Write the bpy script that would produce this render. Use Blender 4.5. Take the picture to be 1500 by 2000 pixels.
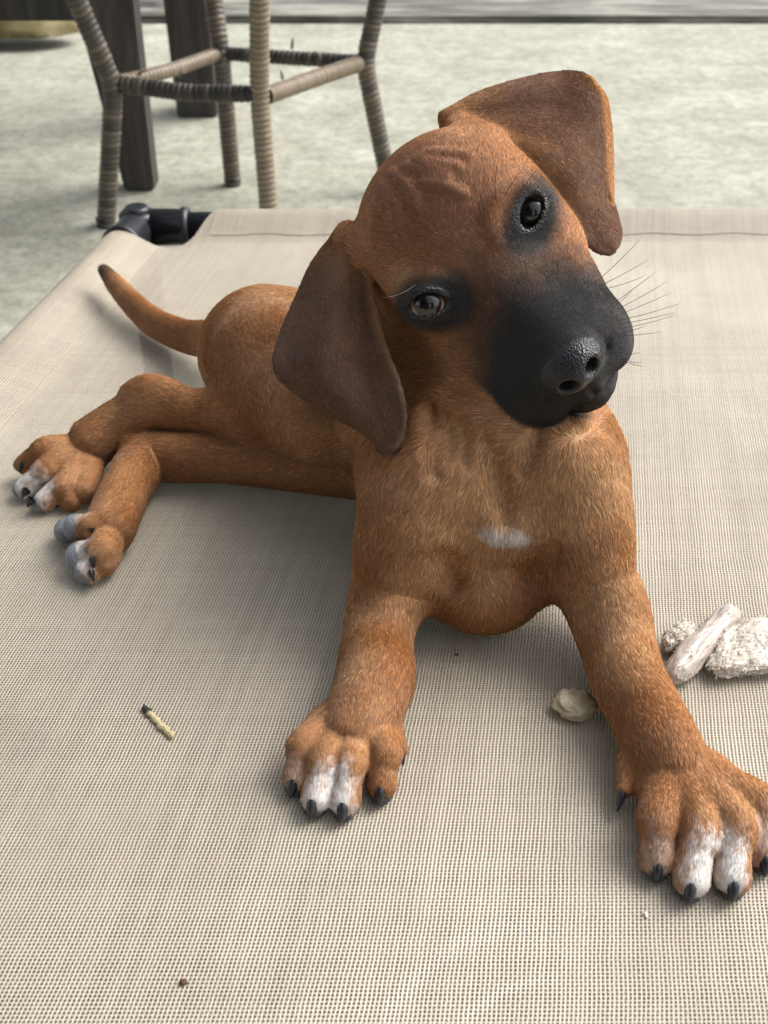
import bpy, bmesh, math, random
import numpy as np
from mathutils import Vector, Matrix
from mathutils.bvhtree import BVHTree

random.seed(7)
rng = np.random.default_rng(11)
scene = bpy.context.scene
col = scene.collection
for o in list(bpy.data.objects):
    bpy.data.objects.remove(o)

# ---------------------------------------------------------------- camera
BED = 0.18                      # height of the bed cloth above the floor (m)
H = 37.5                        # camera height above the bed cloth (cm)
FPX = 2150.0                    # focal length in photo pixels (photo 1500 x 2000)
TH = math.radians(35.7)
cam_data = bpy.data.cameras.new('camera')
cam = bpy.data.objects.new('camera', cam_data)
col.objects.link(cam)
cam.location = (0, 0, BED + H * .01)
cam.rotation_euler = (math.pi / 2 - TH, 0, 0)
cam_data.sensor_fit = 'VERTICAL'
cam_data.sensor_height = 24.0
cam_data.lens = FPX / 2000 * 24.0
cam_data.clip_start = 0.02
cam_data.clip_end = 200
cam_data.dof.use_dof = True
cam_data.dof.focus_distance = 0.50
cam_data.dof.aperture_fstop = 11
scene.camera = cam
scene.render.resolution_x = 768
scene.render.resolution_y = 1024

# ---------------------------------------------------------------- sky, sun, exposure
SUN_AZ = math.radians(66)       # direction the light comes from, clockwise from +Y (away from the camera)
SUN_EL = math.radians(48)
world = bpy.data.worlds.new('World')
scene.world = world
world.use_nodes = True
wn = world.node_tree.nodes
wl = world.node_tree.links
wn.clear()
w_out = wn.new('ShaderNodeOutputWorld')
w_bg = wn.new('ShaderNodeBackground')
w_sky = wn.new('ShaderNodeTexSky')
w_sky.sky_type = 'NISHITA'
w_sky.sun_disc = False
w_sky.sun_elevation = SUN_EL
w_sky.sun_rotation = SUN_AZ
w_sky.dust_density = 4.0
w_sky.air_density = 1.0
w_bg.inputs['Strength'].default_value = 0.15
w_hs = wn.new('ShaderNodeHueSaturation')            # thin overcast: the same sky, less blue
w_hs.inputs['Saturation'].default_value = .35
wl.new(w_sky.outputs[0], w_hs.inputs['Color'])
wl.new(w_hs.outputs[0], w_bg.inputs[0])
wl.new(w_bg.outputs[0], w_out.inputs[0])
sun_d = bpy.data.lights.new('sun', 'SUN')
sun_d.energy = 1.25
sun_d.angle = math.radians(42)
sun_d.color = (1.0, .95, .87)
sun = bpy.data.objects.new('sun', sun_d)
col.objects.link(sun)
sun.location = (2, 2, 4)
_sd = Vector((math.sin(SUN_AZ) * math.cos(SUN_EL), math.cos(SUN_AZ) * math.cos(SUN_EL), math.sin(SUN_EL)))
sun.rotation_euler = _sd.to_track_quat('Z', 'Y').to_euler()
scene.view_settings.view_transform = 'Standard'
scene.view_settings.look = 'None'
scene.view_settings.gamma = 1
scene.view_settings.exposure = 1.0
scene.render.engine = 'CYCLES'
scene.cycles.use_denoising = True
scene.cycles.denoising_prefilter = 'ACCURATE'
scene.cycles.max_bounces = 6
scene.cycles.use_adaptive_sampling = False
scene.cycles.sample_clamp_indirect = 1.5
scene.cycles.transparent_max_bounces = 8

# ---------------------------------------------------------------- helpers
CT, ST = math.cos(TH), math.sin(TH)
CAMP = np.array([0., 0., H])
A3 = lambda *v: np.array(v, float)

def ray(px, py):
    """direction (cm, bed frame) through a photo pixel, scaled to depth 1"""
    a = (px - 750) / FPX; b = (1000 - py) / FPX
    return A3(a, CT + b * ST, -ST + b * CT)
def D(px, py, d):
    return CAMP + d * ray(px, py)
def G(px, py, z=0.):
    r = ray(px, py)
    return CAMP + (z - H) / r[2] * r
def depth_of(p):
    return p[1] * CT + (H - p[2]) * ST
def to_world(p):
    p = np.asarray(p, float) * .01
    return p + np.array([0, 0, BED])
def norm(v):
    v = np.asarray(v, float)
    return v / np.linalg.norm(v)

def tag(o, label=None, cat=None, group=None, kind=None):
    if label: o['label'] = label
    if cat: o['category'] = cat
    if group: o['group'] = group
    if kind: o['kind'] = kind
    return o
def mesh_obj(name, verts, faces, mat=None, parent=None, smooth=True):
    me = bpy.data.meshes.new(name)
    me.from_pydata([tuple(v) for v in verts], [], [tuple(f) for f in faces])
    me.update()
    if smooth:
        me.polygons.foreach_set('use_smooth', [True] * len(me.polygons))
    if mat: me.materials.append(mat)
    o = bpy.data.objects.new(name, me)
    col.objects.link(o)
    if parent: o.parent = parent
    return o
def empty(name, loc=(0, 0, 0)):
    o = bpy.data.objects.new(name, None)
    col.objects.link(o)
    o.location = loc
    o.empty_display_size = .05
    return o

class NT:
    """small helper round a material's node tree"""
    def __init__(s, name):
        s.m = bpy.data.materials.new(name); s.m.use_nodes = True
        s.t = s.m.node_tree; s.n = s.t.nodes; s.l = s.t.links
        s.n.clear()
        s.out = s.n.new('ShaderNodeOutputMaterial')
    def new(s, kind, **kw):
        n = s.n.new(kind)
        for k, v in kw.items():
            if k in n.inputs: s.put(n.inputs[k], v)
            else: setattr(n, k, v)
        return n
    def put(s, sock, v):
        if isinstance(v, bpy.types.NodeSocket): s.l.new(v, sock)
        else: sock.default_value = v
    def math(s, op, a, b=None, c=None, clamp=False):
        n = s.n.new('ShaderNodeMath'); n.operation = op; n.use_clamp = clamp
        s.put(n.inputs[0], a)
        if b is not None: s.put(n.inputs[1], b)
        if c is not None: s.put(n.inputs[2], c)
        return n.outputs[0]
    def mix(s, f, a, b, blend='MIX'):
        n = s.n.new('ShaderNodeMix'); n.data_type = 'RGBA'; n.blend_type = blend
        s.put(n.inputs[0], f); s.put(n.inputs[6], a); s.put(n.inputs[7], b)
        return n.outputs[2]
    def noise(s, vec, scale, detail=4, rough=.55, dist=0.):
        n = s.n.new('ShaderNodeTexNoise')
        n.inputs['Scale'].default_value = scale; n.inputs['Detail'].default_value = detail
        n.inputs['Roughness'].default_value = rough; n.inputs['Distortion'].default_value = dist
        if vec is not None: s.l.new(vec, n.inputs['Vector'])
        return n.outputs[0]
    def ramp(s, f, *stops):
        n = s.n.new('ShaderNodeValToRGB')
        e = n.color_ramp.elements
        while len(e) < len(stops): e.new(.5)
        for el, (p, c) in zip(e, stops):
            el.position = p
            el.color = c if len(c) == 4 else (*c, 1)
        s.put(n.inputs[0], f)
        return n.outputs[0]
    def coord(s, which='Object'):
        return s.n.new('ShaderNodeTexCoord').outputs[which]
    def mapping(s, vec, scale=(1, 1, 1), rot=(0, 0, 0), loc=(0, 0, 0)):
        n = s.n.new('ShaderNodeMapping')
        n.inputs['Scale'].default_value = scale; n.inputs['Rotation'].default_value = rot
        n.inputs['Location'].default_value = loc
        s.l.new(vec, n.inputs['Vector'])
        return n.outputs[0]
    def bump(s, h, strength=.5, dist=.001):
        n = s.n.new('ShaderNodeBump')
        n.inputs['Strength'].default_value = strength; n.inputs['Distance'].default_value = dist
        s.l.new(h, n.inputs['Height'])
        return n.outputs[0]
    def principled(s, **kw):
        n = s.n.new('ShaderNodeBsdfPrincipled')
        for k, v in kw.items():
            s.put(n.inputs[k.replace('_', ' ')], v)
        s.l.new(n.outputs[0], s.out.inputs['Surface'])
        return n

# ================================================================ the puppy
# modelled in centimetres in the bed frame (z = 0 is the bed cloth) as one smooth
# signed-distance body that is meshed with surface nets
VOX = 0.115
FUR = True

def smin(a, b, k):
    h = np.maximum(k - np.abs(a - b), 0) / k
    return np.minimum(a, b) - h * h * k * .25
def smax(a, b, k):
    return -smin(-a, -b, k)

class Prim:
    def __init__(s, fn, lo, hi, k, op, flow, reg, br, flowfn=None):
        s.fn, s.lo, s.hi, s.k, s.op, s.flow, s.reg, s.br, s.flowfn = fn, np.asarray(lo), np.asarray(hi), k, op, flow, reg, br, flowfn
PRIMS = []
BRANCH = [None]                 # limbs blend with the trunk but not with each other

def cone(a, b, r1, r2, k=1., op='add', reg='body', flow=None):
    chain([(a, r1), (b, r2)], k, reg, op, flow)
def ell(c, r, M=None, k=1., op='add', reg='body', flow=(0, 1, 0)):
    """ellipsoid; rows of M are its axes"""
    c = np.asarray(c, float); r = np.asarray(r, float)
    M = np.eye(3) if M is None else np.asarray(M, float)
    def fn(p):
        q = (p - c) @ M.T
        k0 = np.sqrt(((q / r) ** 2).sum(1)); k1 = np.sqrt(((q / (r * r)) ** 2).sum(1)) + 1e-9
        return k0 * (k0 - 1) / k1
    e = np.abs(M.T) @ r
    PRIMS.append(Prim(fn, c - e, c + e, k, op, np.asarray(flow, float), reg, BRANCH[0]))
def spline(P, f):
    P = np.asarray(P, float)
    n = len(P); t = np.linspace(0, n - 1, (n - 1) * f + 1)
    i = np.clip(t.astype(int), 0, n - 2); u = (t - i).reshape((-1,) + (1,) * (P.ndim - 1))
    g = lambda j: P[np.clip(j, 0, n - 1)]
    p0, p1, p2, p3 = g(i - 1), g(i), g(i + 1), g(i + 2)
    return .5 * (2 * p1 + (p2 - p0) * u + (2 * p0 - 5 * p1 + 4 * p2 - p3) * u * u + (3 * p1 - p0 - 3 * p2 + p3) * u ** 3)
def chain(pts, k=1., reg='body', op='add', flow=None, f=4):
    """pts: list of (point, radius), resampled to a smooth tapering limb"""
    P = np.array([np.append(p, r) for p, r in pts], float)
    if len(P) > 2: P = spline(P, f)
    A, B = P[:-1, :3], P[1:, :3]; RA, RB = P[:-1, 3], P[1:, 3]
    BA = B - A; L2 = np.maximum((BA * BA).sum(1), 1e-9)
    R = np.maximum(RA, RB)[:, None]
    slo, shi = np.minimum(A, B) - R, np.maximum(A, B) + R
    dirs = BA / np.sqrt(L2)[:, None]
    def run(p, want):
        lo, hi = p.min(0) - 2.6, p.max(0) + 2.6
        d = np.full(len(p), 8.); acc = np.full((len(p), 3), 1e-9)
        for i in range(len(A)):
            if np.any(slo[i] > hi) or np.any(shi[i] < lo): continue
            q = p - A[i]
            t = np.clip((q @ BA[i]) / L2[i], 0, 1)
            q = q - t[:, None] * BA[i]
            di = np.sqrt((q * q).sum(1)) - (RA[i] + (RB[i] - RA[i]) * t)
            if want: acc += np.exp(-np.clip(di, -3, 9) / .5)[:, None] * dirs[i]
            d = np.minimum(d, di)
        return acc / np.linalg.norm(acc, axis=1)[:, None] if want else d
    PRIMS.append(Prim(lambda p: run(p, False), slo.min(0), shi.max(0), k, op, None if flow is None else np.asarray(flow, float), reg, BRANCH[0],
                      (lambda p: run(p, True)) if flow is None else None))
def sheet(grid, rad, k=.6, reg='ear'):
    """thick smooth sheet through a grid of points (rows x cols)"""
    P = spline(grid, 5)
    P = np.swapaxes(spline(np.swapaxes(P, 0, 1), 5), 0, 1)
    n, m = P.shape[:2]
    V = [Vector(v) for v in P.reshape(-1, 3)]
    F = [(i * m + j, i * m + j + 1, (i + 1) * m + j + 1, (i + 1) * m + j) for i in range(n - 1) for j in range(m - 1)]
    tree = BVHTree.FromPolygons(V, F)
    fl = P.reshape(-1, 3)
    lo, hi = fl.min(0) - rad, fl.max(0) + rad
    def fn(p):
        d = np.full(len(p), 8.)
        m = np.all((p > lo - .35) & (p < hi + .35), 1)
        if m.any():
            find = tree.find_nearest
            d[m] = [(find(Vector(q), .8)[3] or 8.) for q in p[m].tolist()]
        return d - rad
    PRIMS.append(Prim(fn, lo, hi, k, 'add', A3(0, 0, -1), reg, BRANCH[0]))
    return P

def field(p, prims=None, cull=True):
    p = np.asarray(p, float)
    core = np.full(len(p), 8.); br = {}; post = []
    lo, hi = p.min(0), p.max(0)
    for q in (PRIMS if prims is None else prims):
        if cull:
            m = 2.7
            if np.any(q.lo - m > hi) or np.any(q.hi + m < lo): continue
        if q.br == 'post': post.append(q); continue
        d = q.fn(p)
        f = core if q.br is None else br.get(q.br, core)
        f = smin(f, d, q.k) if q.op == 'add' else smax(f, -d, q.k)
        if q.br is None: core = f
        else: br[q.br] = f
    for b in br.values(): core = smin(core, b, .1)
    for q in post:
        d = q.fn(p)
        core = smin(core, d, q.k) if q.op == 'add' else smax(core, -d, q.k)
    return core

def hit(px, py, d0=30., d1=80.):
    """first point of the body on the ray through a pixel"""
    r = ray(px, py); d = d0
    L = np.linalg.norm(r)
    for _ in range(160):
        v = field((CAMP + d * r)[None])[0]
        if v < .01: break
        d += max(v * .7, .01) / L
        if d > d1: break
    return CAMP + d * r

# ---- head frame: F along the muzzle, Lx towards the dog's left, Uh up
EYE_R = D(835, 594, 50.3)       # dog's right eye (left in the photo)
EYE_L = D(1036, 414, 50.3)
HO = (EYE_R + EYE_L) / 2
_T = norm(-ray(935, 505))
_e = EYE_L - EYE_R; _e = norm(_e - (_e @ _T) * _T)
_p = np.cross(_T, _e)                       # image "down the face"
if _p @ A3(0, 0, 1) > 0: _p = -_p
BETA = math.radians(44)
HF = math.cos(BETA) * _T + math.sin(BETA) * _p
HU = math.sin(BETA) * _T - math.cos(BETA) * _p
HL = _e
HM = np.array([HF, HL, HU])
def hp(f, l, u):
    return HO + f * HF + l * HL + u * HU
def ridge(pts, r, k=.6, sink=.8, reg='head', flow=None, op='add'):
    """a fold of skin laid along points of the surface"""
    P = []
    for q in pts:
        rr = q[2] if len(q) > 2 else r
        h = hit(q[0], q[1])
        P.append((h + norm(ray(q[0], q[1])) * rr * sink, rr))
    chain(P, k=k, reg=reg, flow=-HF if flow is None else flow, op=op)

# ---- torso
CH = A3(5.2, 47.5, 7.0)
PEL = G(515, 690, 5.4)
MIDT = A3(1.0, 55.5, 5.9)
body_flow = norm(PEL - CH)
DOWN = A3(0, -.3, -1)
ell(CH, (5.8, 6.0, 6.6), k=1.2, flow=body_flow + A3(0, 0, -.5))
chain([(CH + A3(-.4, 2, -.3), 5.8), (MIDT, 5.0), (PEL, 3.7)], k=1.5, flow=body_flow)
# sternum and belly bulge that touch the cloth
ell(G(945, 1130, 2.6), (3.1, 3.0, 2.5), k=1.6, flow=A3(0, .6, -1))
# breast muscles each side of the middle groove
ell(D(866, 950, 52.4), (2.3, 1.9, 2.8), k=.8, flow=A3(-.2, -.3, -1))
ell(D(1080, 935, 52.2), (2.4, 1.9, 3.0), k=.8, flow=A3(.2, -.3, -1))
ell(D(985, 1030, 52.1), (1.7, 1.4, 1.4), k=1.0, flow=DOWN)
# neck
chain([(CH + A3(-3, 2.5, 3.5), 3.0), (hp(-4.6, -2.5, -2.4), 2.2)], k=1.6, flow=DOWN)
chain([(CH + A3(.2, 2.4, 3.0), 4.5), (hp(-5.0, -.2, -3.4), 3.9)], k=2.0, flow=DOWN)
chain([(D(950, 880, 54.8), 3.0), (hp(-3.4, 0, -5.2), 2.4)], k=1.6, flow=DOWN)
chain([(G(925, 1150, 1.2), .9), (G(955, 1080, 4.2), .9)], k=1.4, flow=DOWN)      # breast bone
chain([(PEL + A3(.5, -.5, .2), 3.6), (G(565, 742, 6.0), 3.75), (G(622, 803, 5.8), 2.7)], k=2.2, reg='leg')
# ---- tail
chain([(G(480, 668, 4.4), 2.2), (G(425, 664, 3.0), 1.45), (G(365, 657, 1.9), 1.15), (G(305, 632, 1.5), 1.02), (G(262, 596, 1.6), .88),
       (G(228, 558, 2.0), .72), (G(205, 530, 2.6), .45)], k=1.2, reg='tail')

TOES = []       # (tip, direction, radius, knuckle) for the claws
def paw(base, toes, rk=.75, rt=.66, zk=1.6, zt=.72, k=.2, fore=True):
    for kn, tp in toes:
        K = G(kn[0], kn[1], kn[2] if len(kn) > 2 else zk); T = G(tp[0], tp[1], tp[2] if len(tp) > 2 else zt)
        B = base + (K - base) * .22
        M = K + (T - K) * .55; M[2] = K[2] + (T[2] - K[2]) * .45
        chain([(B, rk * 1.0), (K, rk * 1.04), (M, rk * .84), (T, rt)], k=k, reg='paw')
        TOES.append((T, norm(T - M), rt, K))
        if fore:
            q = norm((T - M) * A3(1, 1, 0)); ell(T + q * rt * .42 - A3(0, 0, T[2] - .36), (.52, .55, .34), k=.08, reg='toepad', flow=q)

# ---- forelegs
BRANCH[0] = 'fore_r'
chain([(D(825, 930, 54.8), 3.1), (D(798, 1025, 53.2), 2.45), (G(768, 1110, 3.3), 1.95), (G(746, 1195, 2.2), 1.55),
       (G(736, 1265, 1.9), 1.7), (G(732, 1330, 1.85), 1.82), (G(710, 1390, 1.75), 1.62), (G(692, 1425, 1.5), 1.55)], k=2.2, reg='leg')
chain([(D(795, 1050, 52.6), 1.5), (G(765, 1110, 4.6), 1.3), (G(750, 1180, 2.9), 1.05)], k=1.8, reg='leg')      # crook of the elbow
base = G(694, 1400, 1.5)
paw(base, [((600, 1450), (582, 1516)), ((638, 1478), (618, 1556)), ((686, 1478), (674, 1562)), ((750, 1462), (745, 1530))])
ell(G(680, 1432, 1.15), (2.05, 1.9, 1.25), k=.4, reg='paw', flow=A3(-.2, -1, -.2))
cone(G(762, 1430, 1.1), G(778, 1462, .85), .6, .42, k=.4, reg='paw')
BRANCH[0] = 'fore_l'
chain([(D(1098, 918, 54.8), 3.2), (D(1132, 1025, 53.2), 2.5), (G(1160, 1115, 3.6), 1.95), (G(1188, 1195, 2.7), 1.8),
       (G(1208, 1265, 2.2), 1.75), (G(1228, 1330, 2.0), 1.68), (G(1262, 1392, 1.9), 1.62), (G(1288, 1450, 1.8), 1.68), (G(1312, 1500, 1.5), 1.6)], k=2.2, reg='leg')
chain([(D(1130, 1045, 52.6), 1.6), (G(1160, 1110, 5.0), 1.4), (G(1185, 1180, 3.5), 1.15)], k=1.8, reg='leg')
base = G(1318, 1490, 1.7)
paw(base, [((1285, 1595), (1282, 1675)), ((1365, 1612), (1350, 1716)), ((1434, 1602), (1430, 1712)), ((1482, 1570), (1488, 1662))], rk=.82, rt=.72)
ell(G(1348, 1540, 1.2), (2.25, 2.2, 1.35), k=.4, reg='paw', flow=A3(.2, -1, -.2))
cone(G(1228, 1490, 1.4), G(1219, 1540, 1.0), .5, .36, k=.4, reg='paw')      # dew toe

# ---- hind legs
BRANCH[0] = 'hind_r'
chain([(G(628, 808, 5.8), 2.6), (G(530, 804, 4.7), 2.2), (G(420, 803, 4.1), 1.42), (G(360, 800, 4.1), 1.32),
       (G(305, 792, 4.1), 1.55), (G(240, 822, 3.2), 1.42), (G(185, 860, 2.3), 1.5)], k=1.0, reg='leg')
chain([(G(350, 775, 4.9), .5), (G(292, 760, 5.1), .8), (G(262, 766, 4.9), .65)], k=.8, reg='leg')         # point of the hock
base = G(175, 872, 1.9)
paw(base, [((95, 878, 2.2), (52, 906, 1.3)), ((98, 915, 1.7), (52, 952, .85)), ((130, 945, 1.3), (90, 977, .7)), ((168, 950, 1.0), (138, 977, .6))], rk=.78, rt=.64, fore=False)
ell(G(135, 905, 1.2), (2.1, 1.8, 1.35), k=.5, reg='paw', flow=A3(-1, -.5, 0))
BRANCH[0] = 'hind_l'
chain([(G(760, 895, 3.0), 2.6), (G(670, 915, 2.0), 1.7), (G(560, 910, 1.75), 1.45), (G(440, 897, 1.75), 1.42), (G(345, 893, 1.8), 1.5),
       (G(285, 898, 1.7), 1.5), (G(244, 960, 1.7), 1.42), (G(215, 1030, 1.6), 1.4)], k=1.0, reg='leg')
cone(G(268, 870, 2.2), G(252, 864, 2.4), .8, .6, k=.8, reg='leg')
base = G(218, 1025, 1.6)
paw(base, [((185, 1030, 2.0), (152, 1030, 1.7)), ((198, 1072, 1.7), (160, 1083, 1.2)), ((205, 1090, 1.1), (174, 1115, .75))], rk=.78, rt=.72, fore=False)
PADS = []
for px, py, z, r in ((143, 1030, 1.7, (.55, .75, .72)), (149, 1086, 1.15, (.58, .78, .7)), (166, 1119, .66, (.56, .66, .56)), (130, 1036, .8, (.7, .85, .7))):
    c = G(px, py, z); PADS.append((c, np.array(r)))
    ell(c, r, k=.12, reg='pad', flow=A3(1, 0, 0))
BRANCH[0] = 'hind_r'
for px, py, z, r in ((40, 908, 1.05, (.45, .45, .45)), (38, 955, .62, (.45, .52, .45)), (76, 986, .5, (.52, .45, .4))):
    c = G(px, py, z); PADS.append((c, np.array(r)))
    ell(c, r, k=.12, reg='pad', flow=A3(1, 0, 0))

# ---- head
BRANCH[0] = 'head'
def hcone(a, b, r1, r2, k=1., op='add', reg='head'):
    cone(hp(*a), hp(*b), r1, r2, k, op, reg, -HF)
def hell(c, r, k=1., op='add', reg='head'):
    ell(hp(*c), r, HM, k, op, reg, -HF)
hell((-3.4, 0, .1), (4.1, 4.5, 3.7), k=1.5)             # skull
hell((-1.9, 0, .0), (2.6, 3.6, 2.3), k=1.5)             # forehead
for s in (-1, 1):
    hell((-2.4, s * 2.8, -2.6), (3.2, 2.0, 2.7), k=1.5)   # cheeks
    hell((-.9, s * 2.2, .35), (1.3, 1.6, .9), k=1.2)        # brows
    hcone((.2, s * 2.3, -2.5), (4.4, s * 1.55, -3.2), 1.9, 1.7, k=1.3)   # side of the muzzle
    hell((4.9, s * 1.6, -3.5), (2.05, 1.7, 1.95), k=.6)      # flews
hcone((-.8, 0, -.9), (5.9, 0, -2.35), 2.1, 1.45, k=1.4)      # bridge
hcone((0, 0, -4.0), (4.8, 0, -4.9), 2.4, 1.5, k=.15)        # lower jaw
chain([(hp(5.2, -1.1, -4.95), .9), (hp(5.9, 0, -5.15), 1.0), (hp(5.2, 1.1, -4.95), .9)], k=.12, reg='head', flow=-HF)      # chin
hcone((6.1, 0, -3.1), (6.5, 0, -3.8), 1.05, .85, k=.6)      # upper lip below the nose
NOSE_R = A3(1.15, 1.46, 1.02)
hell((6.66, 0, -1.98), NOSE_R, k=.35, reg='nose')          # nose leather
for s in (-1, 1):
    chain([(hp(8.0, s * .64, -1.95), .42), (hp(7.4, s * .64, -1.95), .36), (hp(6.8, s * .5, -1.9), .2)], k=.16, op='sub', reg='head', flow=-HF)     # nostrils
    chain([(hp(7.8, s * .82, -2.1), .25), (hp(7.55, s * 1.28, -2.35), .21), (hp(6.85, s * 1.68, -2.45), .12)], k=.14, op='sub', reg='head', flow=-HF)
chain([(hp(8.15, 0, -1.9), .1), (hp(7.85, 0, -2.7), .13), (hp(7.4, 0, -3.5), .14), (hp(7.25, 0, -4.5), .12)], k=.22, op='sub', reg='head', flow=-HF)
# mouth: a crease between flews and lower jaw
for s in (-1, 1):
    chain([(hp(7.2, 0, -4.5), .2), (hp(6.75, s * .9, -4.55), .2), (hp(5.9, s * 1.9, -4.85), .19), (hp(4.5, s * 2.7, -5.1), .16), (hp(2.4, s * 3.2, -4.9), .08)], k=.22, op='sub', reg='head', flow=-HF)
# eyes: lids are a ball with an almond opening cut along the gaze
EYES = []
for c, sgn in ((EYE_R, -1), (EYE_L, 1)):
    c = c.copy()
    T = norm(CAMP - c)
    ax = norm(HL * sgn * 62 + HU * 20 - HF * 30); ax = norm(ax - (ax @ T) * T)
    pe = np.cross(T, ax)
    upv = pe if pe @ HU > 0 else -pe
    ell(c - T * .05, (1.2, 1.12, 1.12), np.array([ax, pe, T]), k=1.0, reg='head', flow=-HF)
    # heavier upper lid
    chain([(c + T * .78 + ax * .95 + upv * .25, .2), (c + T * .94 + ax * .4 + upv * .56, .26), (c + T * .92 - ax * .3 + upv * .56, .25), (c + T * .72 - ax * .95 + upv * .2, .18)],
          k=.3, reg='head', flow=-HF)
    # almond with a drawn-out inner corner
    ell(c + T * 1.1 + ax * .03, (.8, .47, 1.1), np.array([ax, pe, T]), k=.1, op='sub', reg='head')
    chain([(c + T * .95 - ax * .45 - upv * .08, .36), (c + T * .9 - ax * .98 - upv * .2, .12)], k=.12, op='sub', reg='head', flow=-HF)
    EYES.append((c, T, ax, pe))
# forehead folds
for pts, r in (([(762, 340, .15), (780, 350), (796, 365), (807, 382), (813, 402, .12)], .27),
               ([(742, 362, .15), (756, 374), (768, 390), (776, 412), (778, 436, .12)], .24),
               ([(796, 328, .15), (816, 335), (842, 341), (872, 347, .1)], .23),
               ([(838, 302, .15), (858, 304), (884, 305), (915, 308, .1)], .22),
               ([(818, 314, .12), (838, 321), (862, 325), (892, 329, .1)], .17),
               ([(732, 402, .2), (742, 418), (738, 445), (733, 475, .12)], .27),
               ([(830, 360, .1), (852, 365), (880, 372), (905, 384, .1)], .14),
               ([(968, 472, .1), (956, 440), (961, 405), (985, 380), (1022, 365), (1052, 370, .12)], .3),
               ([(795, 560, .1), (812, 545), (845, 538), (880, 552, .12)], .27)):
    ridge(pts, r, k=.45, sink=.45)

# ---- ears
def ear(rows, d_out, d_in, bulge, cols=9, wave=0., rim=0.):
    g = []
    n = len(rows)
    for i, (o, a) in enumerate(rows):
        t = i / (n - 1)
        do = np.interp(t, *d_out); di = np.interp(t, *d_in); bl = np.interp(t, *bulge)
        row = []
        for j in range(cols):
            s = j / (cols - 1)
            d = do + (di - do) * s - bl * math.sin(math.pi * s)
            d += wave * math.sin(2 * math.pi * (s * 1.35 + t * .5)) * math.sin(math.pi * min(1, t * 1.3 + .1)) - rim * max(0, s - .8) / .2
            row.append(D(o[0] + (a[0] - o[0]) * s, o[1] + (a[1] - o[1]) * s, d))
        g.append(row)
    return g
EAR_R = sheet(ear([((672, 440), (706, 452)), ((616, 508), (720, 530)), ((577, 590), (733, 610)), ((548, 660), (753, 685)),
                   ((537, 708), (776, 745)), ((558, 748), (788, 800)), ((630, 798), (787, 836)), ((704, 838), (779, 864)), ((750, 874), (766, 878))],
                  ([0, .2, .6, 1], [53.8, 54.0, 53.6, 52.3]), ([0, .25, .6, 1], [52.8, 51.9, 51.2, 51.4]), ([0, .3, 1], [.1, .6, .3]), wave=.55, rim=.4), .14, k=.12)
EAR_L = sheet(ear([((864, 224), (874, 260)), ((930, 186), (938, 276)), ((1010, 160), (993, 295)), ((1085, 145), (1038, 330)), ((1140, 148), (1072, 368)),
                   ((1168, 186), (1099, 405)), ((1178, 270), (1119, 440)), ((1185, 360), (1136, 465)), ((1202, 420), (1150, 478)),
                   ((1210, 456), (1170, 490)), ((1205, 478), (1190, 494))],
                  ([0, .3, .6, 1], [53.2, 54.6, 53.8, 52.6]), ([0, .3, .6, 1], [52.4, 51.6, 51.6, 52.2]), ([0, .3, 1], [.2, .8, .3]), wave=-.42, rim=.15), .14, k=.12)
# turned-back rim of the ear on the right
EAR_F = sheet([[D(x, y, d), D(x + w * .5, y + 4, d + .12), D(x + w, y + 9, d + .42)] for x, y, w, d in
               ((1148, 152, 8, 53.7), (1166, 180, 14, 53.65), (1173, 225, 16, 53.6), (1177, 270, 16, 53.5), (1180, 315, 14, 53.3), (1184, 355, 10, 53.1), (1190, 385, 4, 53.0))], .13, k=.1)
chain([(hp(-4.3, -3.6, 1.1), 1.2), (D(676, 458, 53.3), .5)], k=.7, reg='head', flow=-HF)
chain([(hp(-4.4, 3.4, .9), 1.1), (D(884, 244, 53.0), .5)], k=.7, reg='head', flow=-HF)
BRANCH[0] = 'post'
# loose skin: breast groove, hollows inside the elbows, folds from the throat
ridge([(948, 862, .2), (962, 905, .4), (974, 945, .45), (982, 985, .3), (987, 1015, .15)], .5, k=.8, sink=-.05, reg='body', flow=DOWN, op='sub')
ridge([(848, 1075, .3), (872, 1102, .5), (885, 1135, .3)], .5, k=.9, sink=.1, reg='body', flow=DOWN, op='sub')
ridge([(1085, 1068, .3), (1062, 1098, .5), (1050, 1128, .3)], .5, k=.9, sink=.1, reg='body', flow=DOWN, op='sub')
ridge([(930, 1060, .15), (960, 1078, .25), (1000, 1078, .25), (1035, 1062, .15)], .25, k=.7, sink=.1, reg='body', flow=DOWN, op='sub')
for pts in ([(838, 800, .25), (846, 835), (852, 875), (848, 920, .25)], [(895, 825, .25), (905, 865), (912, 905, .2)], [(1050, 850, .2), (1040, 885), (1024, 920, .2)],
            [(868, 815, .2), (876, 850), (880, 890, .2)]):
    ridge(pts, .32, k=.6, sink=.1, reg='body', flow=DOWN, op='sub')
BRANCH[0] = None
PRIMS.sort(key=lambda q: q.br is not None)

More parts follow.
